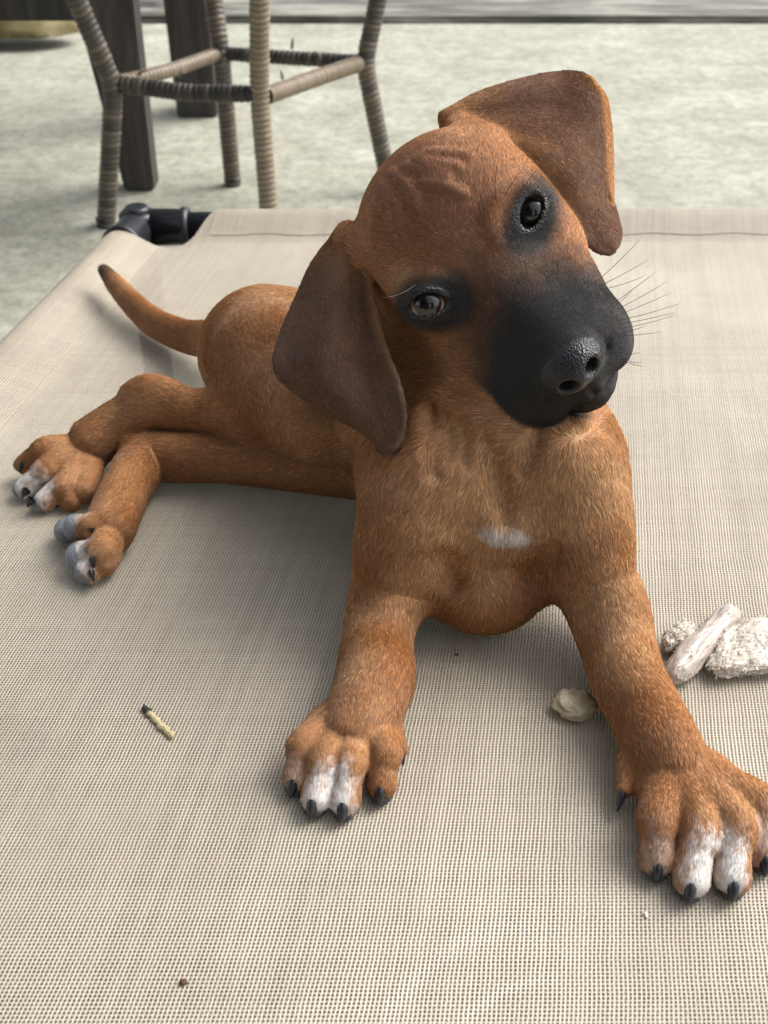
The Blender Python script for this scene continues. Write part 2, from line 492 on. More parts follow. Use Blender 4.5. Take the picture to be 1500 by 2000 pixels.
# ---------------------------------------------------------------- surface nets
def surface_nets(h):
    lo = np.min([q.lo for q in PRIMS if q.op == 'add'], 0) - .6
    hi = np.max([q.hi for q in PRIMS if q.op == 'add'], 0) + .6
    B = 14; bs = B * h
    nb = np.ceil((hi - lo) / bs).astype(int)
    dims = nb * B + 1
    lin = lambda i: (i[..., 0] * dims[1] + i[..., 1]) * dims[2] + i[..., 2]
    flat = np.stack(np.meshgrid(*[np.arange(B + 1)] * 3, indexing='ij'), -1).reshape(-1, 3)
    corners = np.array([[i, j, k] for i in (0, 1) for j in (0, 1) for k in (0, 1)])
    edges = [(a, b) for a in range(8) for b in range(a + 1, 8) if np.abs(corners[a] - corners[b]).sum() == 1]
    cid, cpos, quads = [], [], []
    VAL = np.full(dims, 8., np.float32)
    todo = []
    KM = max(q.k for q in PRIMS) + .3          # every blend must see its neighbours
    LO = np.array([q.lo - (KM if q.br is None or q.reg == 'leg' else q.k + .5) for q in PRIMS]); HI = np.array([q.hi + (KM if q.br is None or q.reg == 'leg' else q.k + .5) for q in PRIMS])
    for b3 in np.ndindex(*nb):
        c = lo + (np.array(b3) + .5) * bs
        near = [PRIMS[i] for i in np.nonzero(np.all(LO < c + bs / 2, 1) & np.all(HI > c - bs / 2, 1))[0]]
        if not near: continue
        cheap = [q for q in near if q.reg != 'ear']
        fc = field(c[None], cheap, cull=False)[0] if cheap else 8.
        o = np.array(b3) * B
        box = tuple(slice(o[i], o[i] + B + 1) for i in range(3))
        if fc < -bs * 1.6:
            VAL[box] = np.where(VAL[box] > 7.9, -8, VAL[box]); continue
        if fc > bs * 1.6 and len(cheap) == len(near): continue
        VAL[box] = field(lo + (o + flat) * h, near, cull=False).reshape(B + 1, B + 1, B + 1)
        todo.append(o)
    for o in todo:
        v = VAL[tuple(slice(o[i], o[i] + B + 1) for i in range(3))].astype(float)
        s = v < 0
        if s.all() or not s.any(): continue
        cs = np.stack([s[a:B + a, b:B + b, c_:B + c_] for a, b, c_ in corners], -1)
        ii = np.argwhere(cs.any(-1) & ~cs.all(-1))
        if not len(ii): continue
        cv = np.stack([v[ii[:, 0] + a, ii[:, 1] + b, ii[:, 2] + c_] for a, b, c_ in corners], -1)
        acc = np.zeros((len(ii), 3)); cnt = np.zeros(len(ii))
        for a, b in edges:
            va, vb = cv[:, a], cv[:, b]
            m = (va < 0) != (vb < 0)
            t = np.where(m, va / np.where(m, va - vb, 1), 0)
            acc += (corners[a] + t[:, None] * (corners[b] - corners[a])) * m[:, None]; cnt += m
        cid.append(lin(ii + o)); cpos.append(lo + (ii + o + acc / cnt[:, None]) * h)
        for ax in range(3):
            u, w = [(1, 2), (2, 0), (0, 1)][ax]
            s0 = s[:B, :B, :B]
            sl2 = [slice(0, B)] * 3; sl2[ax] = slice(1, B + 1)
            chg = np.argwhere(s0 != s[tuple(sl2)])
            if not len(chg): continue
            inside = s0[chg[:, 0], chg[:, 1], chg[:, 2]]
            g = chg + o
            du = np.zeros(3, int); du[u] = 1
            dw = np.zeros(3, int); dw[w] = 1
            q4 = np.stack([lin(g), lin(g - du), lin(g - du - dw), lin(g - dw)], 1)
            q4[~inside] = q4[~inside][:, ::-1]
            quads.append(q4)
    cid = np.concatenate(cid); cpos = np.concatenate(cpos); quads = np.concatenate(quads)
    order = np.argsort(cid); cid = cid[order]; cpos = cpos[order]
    ix = np.clip(np.searchsorted(cid, quads), 0, len(cid) - 1)
    ok = (cid[ix] == quads).all(1)
    return cpos, ix[ok]

import time as _time
_t0 = _time.time()
PV, PQ = surface_nets(VOX)
print('nets', len(PV), len(PQ), _time.time() - _t0)

# ---------------------------------------------------------------- coat: colour, lie and length of the hair per vertex
def sstep(a, b, x):
    t = np.clip((x - a) / (b - a), 0, 1); return t * t * (3 - 2 * t)
def vnoise(p, scale, seed=0):
    """value noise, 0..1"""
    q = p * scale + seed * 17.31
    i = np.floor(q).astype(np.int64); f = q - i; f = f * f * (3 - 2 * f)
    def hsh(a, b, c):
        n = (a * 73856093) ^ (b * 19349663) ^ (c * 83492791) ^ (seed * 2654435761)
        n = (n ^ (n >> 13)) * 1274126177
        return ((n ^ (n >> 16)) & 0xffff) / 65535.
    r = 0
    for dx in (0, 1):
        for dy in (0, 1):
            for dz in (0, 1):
                w = (f[:, 0] if dx else 1 - f[:, 0]) * (f[:, 1] if dy else 1 - f[:, 1]) * (f[:, 2] if dz else 1 - f[:, 2])
                r = r + w * hsh(i[:, 0] + dx, i[:, 1] + dy, i[:, 2] + dz)
    return r
def fbm(p, scale, seed=0, n=3):
    r = 0; a = .5; t = 0
    for o in range(n):
        r = r + a * vnoise(p, scale * 2 ** o, seed + o); t += a; a *= .5
    return r / t

NVt = len(PV)
# smooth vertex normals
_tri = np.concatenate([PQ[:, [0, 1, 2]], PQ[:, [0, 2, 3]]])
_fn = np.cross(PV[_tri[:, 1]] - PV[_tri[:, 0]], PV[_tri[:, 2]] - PV[_tri[:, 0]])
PN = np.zeros_like(PV)
for i in range(3): np.add.at(PN, _tri[:, i], _fn)
PN /= np.linalg.norm(PN, axis=1)[:, None] + 1e-12

# region weights: nearest primitives decide the flow of the hair
REG = {}
flow = np.zeros_like(PV); wsum = np.zeros(NVt)
for q in PRIMS:
    if q.op != 'add' or q.reg in ('ear',): continue
    m = np.all((PV > q.lo - 1.) & (PV < q.hi + 1.), 1)
    if not m.any(): continue
    d = q.fn(PV[m])
    w = np.exp(-np.clip(d, 0, 9) / .9)
    flow[m] += w[:, None] * (norm(q.flow) if q.flowfn is None else q.flowfn(PV[m]))
    wsum[m] += w
    r = REG.setdefault(q.reg, np.full(NVt, 9.))
    r[m] = np.minimum(r[m], d)
EARROW = np.full(NVt, -1.); EARCOL = np.zeros(NVt); EARD = np.full(NVt, 9.)
from mathutils.kdtree import KDTree
ear_tip = []
for P in (EAR_R, EAR_L, EAR_F):
    n, m_ = P.shape[:2]
    kd = KDTree(n * m_)
    for i, v in enumerate(P.reshape(-1, 3).tolist()): kd.insert(v, i)
    kd.balance()
    lo, hi = P.reshape(-1, 3).min(0) - .5, P.reshape(-1, 3).max(0) + .5
    for vi in np.nonzero(np.all((PV > lo) & (PV < hi), 1))[0]:
        _, ix, d = kd.find(PV[vi].tolist())
        if d < .36 and d < EARD[vi]:
            i, j = divmod(ix, m_)
            EARROW[vi] = i / (n - 1); EARCOL[vi] = j / (m_ - 1); EARD[vi] = d
            fl = P[min(i + 3, n - 1), j] - P[max(i - 3, 0), j]
            flow[vi] = fl / (np.linalg.norm(fl) + 1e-9); wsum[vi] = 1
is_ear = EARROW >= 0
reg = lambda r: REG.get(r, np.full(NVt, 9.))
d_head = reg('head'); d_leg = reg('leg'); d_paw = reg('paw'); d_body = reg('body'); d_tail = reg('tail'); d_pad = reg('pad')

h = (PV - HO) @ HM.T
hf, hl, hu = h[:, 0], h[:, 1], h[:, 2]
_oth = np.minimum(d_body, d_leg)
w_head = sstep(1.6, .9, d_head) * sstep(-.2, .3, _oth + .1 - d_head) * (~is_ear)
n1 = fbm(PV, .35, 1); n2 = fbm(PV, 1.3, 5); n3 = fbm(PV, 3.5, 9)
def c3(*c): return np.array(c, float)
RED, DEEP, PALE = c3(.385, .178, .064), c3(.24, .092, .026), c3(.60, .36, .185)
def mixc(c, w, k): return c + (np.asarray(k) - c) * np.clip(w, 0, 1)[:, None]
COL = np.tile(RED, (NVt, 1))
COL = mixc(COL, sstep(.42, .72, n1) * .45, DEEP)
COL = mixc(COL, sstep(.5, .25, n1) * .3, PALE)
COL = mixc(COL, sstep(.35, .7, n2) * .18, DEEP)
# paler chest and inner legs, deeper on the wrists
def blob(px, py, r, amt, c):
    global COL
    q = np.linalg.norm(PV - hit(px, py), axis=1) + (n2 - .5) * r * .8
    COL = mixc(COL, sstep(r * 1.5, r * .1, q) * amt, c)
blob(985, 930, 4.5, .5, PALE)
for px, py, r in ((760, 1250, 2.0), (690, 1390, 1.9), (1275, 1365, 2.6), (750, 1120, 1.8), (350, 650, 3.), (280, 610, 3.), (1330, 1500, 2.2)): blob(px, py, r, .6, DEEP * 1.15)
for px, py, r in ((1160, 1180, 2.4), (1195, 1285, 1.8), (690, 1290, 1.3), (1180, 930, 2.6), (600, 820, 3.), (810, 1130, 1.5)): blob(px, py, r, .5, PALE)
# head: dusky forehead, pale brows, black mask and eye rings
COL = mixc(COL, w_head * .6, c3(.36, .155, .062))
fore = sstep(3.4, 1.0, np.sqrt((hl / 1.3) ** 2 + ((hf + 1.2) / 1.6) ** 2)) * w_head
COL = mixc(COL, fore * .6, c3(.25, .11, .058))
BLACK = c3(.007, .0066, .007)
d_eye = np.full(NVt, 9.)
for (c, T, ax, pe), sg in zip(EYES, (-1, 1)):
    q = PV - c
    ex = q @ ax; ey = q @ pe; et = q @ T
    below = q @ HF - .3 * (q @ HU)
    e = np.sqrt((ex / 1.35) ** 2 + (ey / 1.05) ** 2 + (et / 2.2) ** 2)
    # ring reaches further at the inner corner, towards the muzzle
    inner = -ex
    e = e - .42 * sstep(0, 1.9, inner) - .1 * sstep(0, 1.5, below)
    d_eye = np.minimum(d_eye, e)
brow = np.zeros(NVt)
for c, T, ax, pe in EYES:
    q = PV - (c + HU * 1.0 - HF * 1.0)
    brow = np.maximum(brow, sstep(1.3, .3, np.linalg.norm(q, axis=1)))
COL = mixc(COL, brow * w_head * .5, PALE * .9)
maskn = (n2 - .5) * 1.6 + (n3 - .5) * .9
low = np.clip(-hu - 3.2, 0, 3)
front = hf - .7 - .45 * low - .7 * np.clip(np.abs(hl) - 2.0, 0, 3) + maskn * .9 + .2 * np.clip(hl, -2, 2)
COL = mixc(COL, sstep(-1.2, 2.6, front) * .72 * w_head, c3(.085, .040, .024))
COL = mixc(COL, sstep(.8, 4.2, front + .6) * w_head, BLACK)
COL = mixc(COL, sstep(3.6, 4.8, hf) * w_head, BLACK)
COL = mixc(COL, sstep(1.75, .85, d_eye + maskn * .12) * w_head, BLACK * 1.3)
w_mask = np.maximum(sstep(1.2, 3.5, front), sstep(3.0, 4.5, hf)) * w_head
# ears
er = EARROW
EARC = c3(.14, .066, .036)
ec = np.tile(EARC, (NVt, 1))
ec = mixc(ec, sstep(.35, .7, n2) * .5, c3(.2, .1, .056))
ec = mixc(ec, sstep(.22, .03, er) * .8, RED * .8)
ec = mixc(ec, sstep(.9, 1.0, EARCOL) * .6 * sstep(.6, .2, er), RED * .8)
nl = len(EAR_L)
isL = is_ear & (hl > 0)
d_fold = np.full(NVt, 9.)
for v_ in EAR_F[:, 4:].reshape(-1, 3)[::2]: d_fold = np.minimum(d_fold, np.linalg.norm(PV - v_, axis=1))
ec = np.where(isL[:, None], mixc(ec, sstep(.62, .95, EARCOL + (n2 - .5) * .3) * sstep(.75, .4, er) * .85, RED * .85), ec)
ec = mixc(ec, sstep(.4, .15, d_fold), RED * 1.1)
COL = np.where(is_ear[:, None], ec, COL)
# white: chest flash and toes
WHITE = c3(.92, .89, .86)
for px, py, rx, rz in ((962, 1032, .95, .55), (1012, 1044, .95, .6)):
    q = PV - hit(px, py)
    COL = mixc(COL, sstep(1.25, .35, np.sqrt((q[:, 0] / rx) ** 2 + (q[:, 1] / 1.2) ** 2 + (q[:, 2] / rz) ** 2) + (n3 - .5) * .7) * .9, WHITE)
for ti, amt in ((1, .9), (2, .95), (5, .95), (6, 1.), (9, 1.), (10, .95), (13, 1.), (14, .95), (12, .45), (0, .25), (4, .3), (7, .3)):
    if ti >= len(TOES): continue
    T, dr, rt, K = TOES[ti]
    tw_ = {1: 2, 2: 1, 5: 6, 6: 5, 9: 10, 10: 9, 13: 14, 14: 13}.get(ti)
    A_, B_ = T + dr * .3, K
    if tw_: A_ = A_ + norm(TOES[tw_][0] - T) * .12; B_ = B_ + norm(TOES[tw_][3] - K) * .3
    ba_ = B_ - A_; q = PV - A_; t_ = np.clip((q @ ba_) / (ba_ @ ba_), 0, 1.2)
    lat = np.linalg.norm((q - t_[:, None] * ba_) * c3(1, 1, .35), axis=1)
    wv_ = sstep(.85, .3, lat + (n3 - .5) * .55) * sstep(1.05, .35, t_ + (n3 - .5) * .7)
    COL = mixc(COL, wv_ * amt, WHITE)
# dark hair at the tail tip, grey pads, lips and nose
tip = G(205, 530, 2.6)
COL = mixc(COL, sstep(2.2, .3, np.linalg.norm(PV - tip, axis=1)) * .85, c3(.03, .018, .014))
w_pad = sstep(.12, .03, d_pad)
w_pad = np.maximum(w_pad, sstep(.07, .02, reg('toepad')))
padc = mixc(np.tile(c3(.035, .037, .045), (NVt, 1)), sstep(.1, .03, d_pad), c3(.17, .19, .215))
padc = padc * (.75 + .5 * n3)[:, None]
COL = np.where((w_pad > .02)[:, None], COL + (padc - COL) * w_pad[:, None], COL)
d_nose = REG['nose'] if 'nose' in REG else np.full(NVt, 9.)
w_nose = sstep(.1, .03, d_nose)
COL = mixc(COL, w_nose, c3(.012, .0125, .015))
# bare lid rims
w_lid = np.zeros(NVt)
for c, T, ax, pe in EYES:
    q = PV - c
    e = np.sqrt((q @ ax / 1.0) ** 2 + (q @ pe / .72) ** 2)
    w_lid = np.maximum(w_lid, sstep(1.12, .98, e) * (q @ T > .1))
COL = mixc(COL, w_lid, c3(.008, .008, .009))
bare = np.clip(w_pad + w_nose + w_lid, 0, 1)
bare = np.maximum(bare, sstep(.12, .05, PV[:, 2]) * .0)

LEN = np.full(NVt, .40)
LEN = LEN + (.2 - LEN) * sstep(.6, 0, d_paw)
LEN = LEN + (.3 - LEN) * sstep(.6, 0, d_leg) * (d_paw > .5)
LEN = LEN + (.24 - LEN) * w_head
LEN = LEN + (.12 - LEN) * w_mask
LEN = np.where(is_ear, .17, LEN)
LEN = np.where((d_tail < .2), .42, LEN)
LEN *= (1 - .55 * sstep(1.9, 1.2, d_eye) * w_head)
DEN = np.full(NVt, 1.0)
DEN = np.where(w_head > .3, 1.7, DEN); DEN = np.where(is_ear, 2.1, DEN); DEN = DEN + w_mask * .8
DEN = DEN * (1 - bare) * sstep(-.02, .12, PV[:, 2])
# hair lies back from the nose, over the skull, outwards on the cheeks
hw = (w_head > .2) & ~is_ear
flow[hw] = (-HF + HL * (np.sign(hl) * np.clip(np.abs(hl), 0, 4) * .16)[:, None] - HU * (sstep(-1.5, -4, hu) * .5)[:, None])[hw]
wsum[hw] = 1
flow /= np.linalg.norm(flow, axis=1)[:, None] + 1e-9
SWIRL = np.stack([fbm(PV, .5, 21) - .5, fbm(PV, .5, 31) - .5, fbm(PV, .5, 41) - .5], 1)
flow = flow + SWIRL * np.where(is_ear, .35, .8)[:, None]
flow -= (flow * PN).sum(1)[:, None] * PN
flow /= np.linalg.norm(flow, axis=1)[:, None] + 1e-9
LIFT = .10 + .12 * fbm(PV, .9, 51)

# ---------------------------------------------------------------- body object
root = empty('puppy', to_world(G(930, 1190, 0)))
tag(root, 'red wheaten hound puppy with black muzzle and tilted head lying on the tan mesh bed', 'dog')
ROOTP = np.array(root.location)

m = NT('coat_skin')
ca = m.new('ShaderNodeVertexColor'); ca.layer_name = 'Col'
ba = m.new('ShaderNodeAttribute'); ba.attribute_name = 'bare'
oc = m.coord('Object')
vor = m.new('ShaderNodeTexVoronoi', Scale=1150.)
m.l.new(oc, vor.inputs['Vector'])
pores = m.math('MULTIPLY', vor.outputs['Distance'], ba.outputs['Fac'])
rough = m.math('MULTIPLY_ADD', ba.outputs['Fac'], -.44, .72)
bmp = m.bump(pores, .7, .0005)
pr = m.principled(Base_Color=ca.outputs['Color'], Roughness=rough, Normal=bmp)
pr.inputs['Specular IOR Level'].default_value = .45
SKIN = m.m

def np_mesh(name, V, Q, mat, parent):
    me = bpy.data.meshes.new(name)
    k = Q.shape[1]
    me.vertices.add(len(V)); me.vertices.foreach_set('co', (to_world(V) - ROOTP).astype(np.float32).ravel())
    me.loops.add(len(Q) * k); me.loops.foreach_set('vertex_index', Q.astype(np.int32).ravel())
    me.polygons.add(len(Q)); me.polygons.foreach_set('loop_start', np.arange(0, len(Q) * k, k, dtype=np.int32))
    me.polygons.foreach_set('use_smooth', np.ones(len(Q), bool))
    me.update()
    me.materials.append(mat)
    o = bpy.data.objects.new(name, me); col.objects.link(o); o.parent = parent
    return o
body = np_mesh('body', PV, PQ, SKIN, root)
at_ = body.data.attributes.new('Col', 'FLOAT_COLOR', 'POINT')
at_.data.foreach_set('color', np.concatenate([COL, np.ones((NVt, 1))], 1).astype(np.float32).ravel())
at_ = body.data.attributes.new('bare', 'FLOAT', 'POINT')
at_.data.foreach_set('value', bare.astype(np.float32))

# ---------------------------------------------------------------- fur
m = NT('coat_hair')
ha = m.new('ShaderNodeAttribute'); ha.attribute_name = 'hcol'
hn = m.new('ShaderNodeAttribute'); hn.attribute_name = 'hnormal'
hd = m.n.new('ShaderNodeBsdfDiffuse')
m.l.new(ha.outputs['Color'], hd.inputs['Color']); m.l.new(hn.outputs['Vector'], hd.inputs['Normal'])
hr_ = m.n.new('ShaderNodeBsdfHair'); hr_.component = 'Reflection'
m.l.new(m.mix(.45, ha.outputs['Color'], (.6, .58, .56, 1)), hr_.inputs['Color'])
hr_.inputs['RoughnessU'].default_value = .17; hr_.inputs['RoughnessV'].default_value = .75
hx = m.n.new('ShaderNodeMixShader'); hx.inputs[0].default_value = .2
m.l.new(hd.outputs[0], hx.inputs[1]); m.l.new(hr_.outputs[0], hx.inputs[2])
m.l.new(hx.outputs[0], m.out.inputs['Surface'])
HAIR = m.m

def hair_object(name, pts, rad, cols, parent, nrm=None):
    """pts: (n, k, 3) in cm"""
    n, k = pts.shape[:2]
    cu = bpy.data.hair_curves.new(name)
    cu.add_curves([k] * n)
    cu.attributes['position'].data.foreach_set('vector', (to_world(pts.reshape(-1, 3)) - ROOTP).astype(np.float32).ravel())
    ra = cu.attributes.get('radius') or cu.attributes.new('radius', 'FLOAT', 'POINT')
    ra.data.foreach_set('value', (rad.reshape(-1) * .01).astype(np.float32))
    cc = cu.attributes.new('hcol', 'FLOAT_COLOR', 'CURVE')
    cc.data.foreach_set('color', np.concatenate([cols, np.ones((n, 1))], 1).astype(np.float32).ravel())
    if nrm is None: nrm = np.tile(np.array([0., -.5, .86]), (n, 1))
    cn = cu.attributes.new('hnormal', 'FLOAT_VECTOR', 'CURVE')
    cn.data.foreach_set('vector', nrm.astype(np.float32).ravel())
    cu.materials.append(HAIR)
    o = bpy.data.objects.new(name, cu); col.objects.link(o); o.parent = parent
    return o
HAIRS_PER_CM2 = 280
if FUR:
    ar = np.linalg.norm(_fn, axis=1) * .5
    wt = ar * DEN[_tri].mean(1)
    total = int(wt.sum() * HAIRS_PER_CM2)
    print('area', ar.sum(), 'hairs', total)
    ti = rng.choice(len(_tri), total, p=wt / wt.sum())
    u = rng.random(total); v = rng.random(total)
    fl = u + v > 1; u[fl] = 1 - u[fl]; v[fl] = 1 - v[fl]
    B3 = np.stack([1 - u - v, u, v], 1)
    T3 = _tri[ti]
    itp = lambda A: (A[T3] * (B3[..., None] if A.ndim == 2 else B3)).sum(1)
    P0, N0, F0, C0, L0, LF = itp(PV), itp(PN), itp(flow), itp(COL), itp(LEN), itp(LIFT)
    N0 /= np.linalg.norm(N0, axis=1)[:, None]
    J = rng.normal(size=(total, 3)) * .13
    # tufts: neighbouring hairs lean together
    J += np.stack([vnoise(P0, 5., 61) - .5, vnoise(P0, 5., 71) - .5, vnoise(P0, 5., 81) - .5], 1) * .45
    F0 = F0 + J
    F0 -= (F0 * N0).sum(1)[:, None] * N0
    F0 /= np.linalg.norm(F0, axis=1)[:, None] + 1e-9
    L0 = L0 * (.65 + .6 * rng.random(total))
    lift = LF * (.6 + .8 * rng.random(total))
    pts = np.empty((total, 4, 3))
    pts[:, 0] = P0 - N0 * .015
    for k, (s_, lf) in enumerate(((.33, 1.25), (.67, 1.0), (1.0, .75)), 1):
        pts[:, k] = P0 + L0[:, None] * s_ * (F0 * np.cos(lift * lf)[:, None] + N0 * np.sin(lift * lf)[:, None])
    # nothing grows through the cloth
    pts[:, :, 2] = np.maximum(pts[:, :, 2], .02)
    rad = np.empty((total, 4)); rad[:] = (.0085, .0085, .007, .0015)
    rad *= (.75 + .5 * rng.random(total))[:, None]
    cv = np.exp(rng.normal(size=total) * .34)[:, None]
    C0 = C0 * cv
    lightt = (rng.random(total) < .06)[:, None]
    C0 = np.where(lightt, C0 * 1.5 + .01, C0)
    hair_object('fur', pts, rad, np.clip(C0, .003, .9), root, N0 * .9 + F0 * .1)
    del pts

# ---------------------------------------------------------------- eyes
m = NT('eyeball')
oc = m.coord('Object')                          # local +Z is the gaze
sx = m.new('ShaderNodeSeparateXYZ'); m.l.new(oc, sx.inputs[0])
rr = m.math('SQRT', m.math('ADD', m.math('MULTIPLY', sx.outputs[0], sx.outputs[0]), m.math('MULTIPLY', sx.outputs[1], sx.outputs[1])))
rr = m.math('DIVIDE', rr, .0100)
irisn = m.noise(m.mapping(oc, (900, 900, 100)), 1., 3)
iris = m.mix(irisn, (.007, .0055, .005, 1), (.03, .02, .015, 1))
c = m.ramp(rr, (0, (0, 0, 0)), (.27, (0, 0, 0)), (.3, (1, 1, 1)), (1, (1, 1, 1)))
c = m.mix(c, (.002, .002, .0025, 1), iris)
k2 = m.ramp(rr, (0, (0, 0, 0)), (.60, (0, 0, 0)), (.68, (1, 1, 1)), (1, (1, 1, 1)))
c = m.mix(k2, c, (.30, .17, .15, 1))
pr = m.principled(Base_Color=c, Roughness=.3)
pr.inputs['Specular IOR Level'].default_value = .1
pr.inputs['Coat Weight'].default_value = 1; pr.inputs['Coat Roughness'].default_value = .01
pr.inputs['Coat IOR'].default_value = 1.55
EYEM = m.m
for (c, T, ax, pe), fwd in zip(EYES, (.06, .2)):
    bm = bmesh.new()
    bmesh.ops.create_uvsphere(bm, u_segments=40, v_segments=28, radius=.0099)
    for vv in bm.verts:                        # corneal bulge
        q = vv.co.normalized()
        if q.z > .8: vv.co *= 1 + .05 * (q.z - .8) / .2
    me = bpy.data.meshes.new('eye'); bm.to_mesh(me); bm.free()
    me.polygons.foreach_set('use_smooth', [True] * len(me.polygons))
    me.materials.append(EYEM)
    o = bpy.data.objects.new('eye', me); col.objects.link(o); o.parent = root
    M = Matrix(((ax[0], pe[0], T[0]), (ax[1], pe[1], T[1]), (ax[2], pe[2], T[2])))
    o.matrix_local = Matrix.Translation(Vector(to_world(c + T * fwd) - ROOTP)) @ M.to_4x4()
    
# ---------------------------------------------------------------- claws
m = NT('claw_horn')
n = m.noise(m.coord('Object'), 400, 3)
cc = m.mix(n, (.008, .009, .012, 1), (.03, .032, .04, 1))
pr = m.principled(Base_Color=cc, Roughness=.22)
CLAW = m.m
def claw(p0, dirv, up, L=.85, r=.24):
    dirv = norm(dirv); up = norm(up - (up @ dirv) * dirv); sd = np.cross(dirv, up)
    n, k = 10, 7
    V, F = [], []
    for i in range(k):
        t = i / (k - 1)
        c = p0 + dirv * L * t + up * (.30 * t - .75 * t * t) * L * .55
        rr = r * (1 - t ** 1.8) ** .8 + .02
        for j in range(n):
            a = 2 * math.pi * j / n
            V.append(c + sd * math.cos(a) * rr * .78 + up * math.sin(a) * rr * 1.15)
    for i in range(k - 1):
        for j in range(n):
            F.append((i * n + j, i * n + (j + 1) % n, (i + 1) * n + (j + 1) % n, (i + 1) * n + j))
    F.append(tuple(range((k - 1) * n, k * n)))
    V = [to_world(v) - ROOTP for v in V]
    return mesh_obj('claw', V, F, CLAW, root)
for T, dr, rt, K in TOES[:8]:
    dd = norm(dr * c3(1, 1, .35))
    claw(T + A3(0, 0, rt * .25) + dd * rt * .62, dd + A3(0, 0, -.1), A3(0, 0, 1), L=.68, r=.33)
for (px, py), (qx, qy), z in (((48, 905), (36, 918), 1.6), ((54, 957), (40, 968), 1.35), ((63, 975), (52, 985), 1.1), ((105, 985), (118, 984), .5)):
    a, b = G(px, py, z), G(qx, qy, z - .3); claw(a, b - a, A3(0, 0, 1), L=.6, r=.22)
for (px, py), (qx, qy), z in (((180, 1028), (184, 1048), 1.75), ((180, 1090), (186, 1106), 1.25), ((178, 1116), (185, 1126), .9)):
    a, b = hit(px, py), G(qx, qy, z); claw(a, b - a + A3(0, -.3, 0), A3(0, -.5, 1), L=.55, r=.22)
a, b = G(1217, 1548, 1.1), G(1205, 1585, .7); claw(a, b - a, A3(0, 0, 1), L=.8, r=.2)
a, b = G(1214, 1490, 1.2), G(1210, 1520, .6); claw(a, b - a, A3(0, 0, 1), L=.7, r=.2)
a, b = G(783, 1466, .8), G(788, 1490, .4); claw(a, b - a, A3(0, 0, 1), L=.7, r=.2)

# ---------------------------------------------------------------- whiskers
W = []
def whisker(px, py, ex, ey, curl=0., out=None):
    a = hit(px, py); d = depth_of(a)
    b = D(ex, ey, d - .2 if out is None else d + out)
    mid = (a + b) / 2 + np.cross(norm(b - a), norm(ray(px, py))) * curl
    t = np.linspace(0, 1, 6)[:, None]
    W.append((1 - t) ** 2 * a + 2 * t * (1 - t) * mid + t * t * b)
for a, b in (((1160, 555), (1255, 462)), ((1168, 560), (1266, 508)), ((1172, 566), (1260, 538)), ((1184, 602), (1282, 530)), ((1190, 606), (1240, 560)),
             ((1192, 610), (1302, 550)), ((1200, 618), (1310, 572)), ((1204, 626), (1330, 592)), ((1208, 634), (1320, 610)), ((1212, 642), (1322, 614)),
             ((1214, 650), (1262, 636)), ((1216, 656), (1292, 648)), ((1222, 690), (1250, 688)), ((1222, 700), (1252, 708)), ((1222, 706), (1258, 716)),
             ((1218, 720), (1246, 736)), ((1210, 742), (1230, 760)), ((1206, 750), (1218, 790)), ((1190, 780), (1200, 800))):
    whisker(*a, *b, curl=-.12 * random.uniform(.3, 1.6))
for a, b in (((960, 795), (930, 850)), ((975, 805), (948, 868)), ((1000, 815), (985, 862)), ((1010, 820), (1000, 850)), ((985, 810), (972, 872))):
    whisker(*a, *b, curl=.15, out=.6)
for a, b in (((968, 388), (972, 315)), ((988, 380), (1022, 328)), ((1020, 372), (1050, 330))):
    whisker(*a, *b, curl=.1, out=-.8)
for a, b in (((812, 556), (748, 582)),):
    whisker(*a, *b, curl=.25, out=-.6)
W = np.array(W)
rw = np.tile(np.array([.012, .012, .011, .010, .008, .004]), (len(W), 1))
cw = np.tile(c3(.02, .016, .014), (len(W), 1)); cw[-1] = (.3, .27, .24); rw[-1] *= .6
hair_object('whiskers', W, rw, cw, root)

# ================================================================ the raised mesh bed
C0 = A3(-22.4, 97.0, 0); E1 = norm(A3(1, .004, 0)); E2 = norm(A3(-.168, -.986, 0))
BW, BL = 112., 84.                      # tube centre to tube centre
TR = 1.35; TZ = -.1                     # frame tube radius and height of its axis
bedroot = empty('dog_bed', to_world(C0 + E1 * BW / 2 + E2 * BL / 2 + A3(0, 0, -18)))
tag(bedroot, 'raised dog bed of tan woven mesh stretched on a black tube frame', 'dog bed')
BP = np.array(bedroot.location)

PITCH = .163
def _circle(a, b, c):
    a, b, c = a[:2], b[:2], c[:2]
    M_ = np.array([b - a, c - a]) * 2; v_ = np.array([b @ b - a @ a, c @ c - a @ a])
    o_ = np.linalg.solve(M_, v_); return o_, np.linalg.norm(a - o_)
ARCS = []
for p3, w_, am_ in ((((770, 1965), (860, 1868), (1010, 1812)), .005, .45), (((905, 1995), (960, 1950), (1050, 1915)), .003, .5)):
    o_, R_ = _circle(*[G(*p) for p in p3]); ARCS.append((o_[0] * .01, o_[1] * .01, R_ * .01, w_, am_))
m = NT('woven_mesh')
uvn = m.new('ShaderNodeUVMap'); uvn.uv_map = 'weave'
sx = m.new('ShaderNodeSeparateXYZ'); m.l.new(uvn.outputs[0], sx.inputs[0])
U, Vv = sx.outputs[0], sx.outputs[1]
wob = m.noise(m.mapping(uvn.outputs[0], (.05, .05, 1)), 1.0, 3)
wob2 = m.noise(m.mapping(uvn.outputs[0], (.7, .7, 1)), 1.0, 2)
U2 = m.math('ADD', U, m.math('MULTIPLY', m.math('SUBTRACT', wob, .5), 1.2))
U2 = m.math('ADD', U2, m.math('MULTIPLY', m.math('SUBTRACT', wob2, .5), .14))
V2 = m.math('ADD', Vv, m.math('MULTIPLY', m.math('SUBTRACT', wob2, .5), .14))
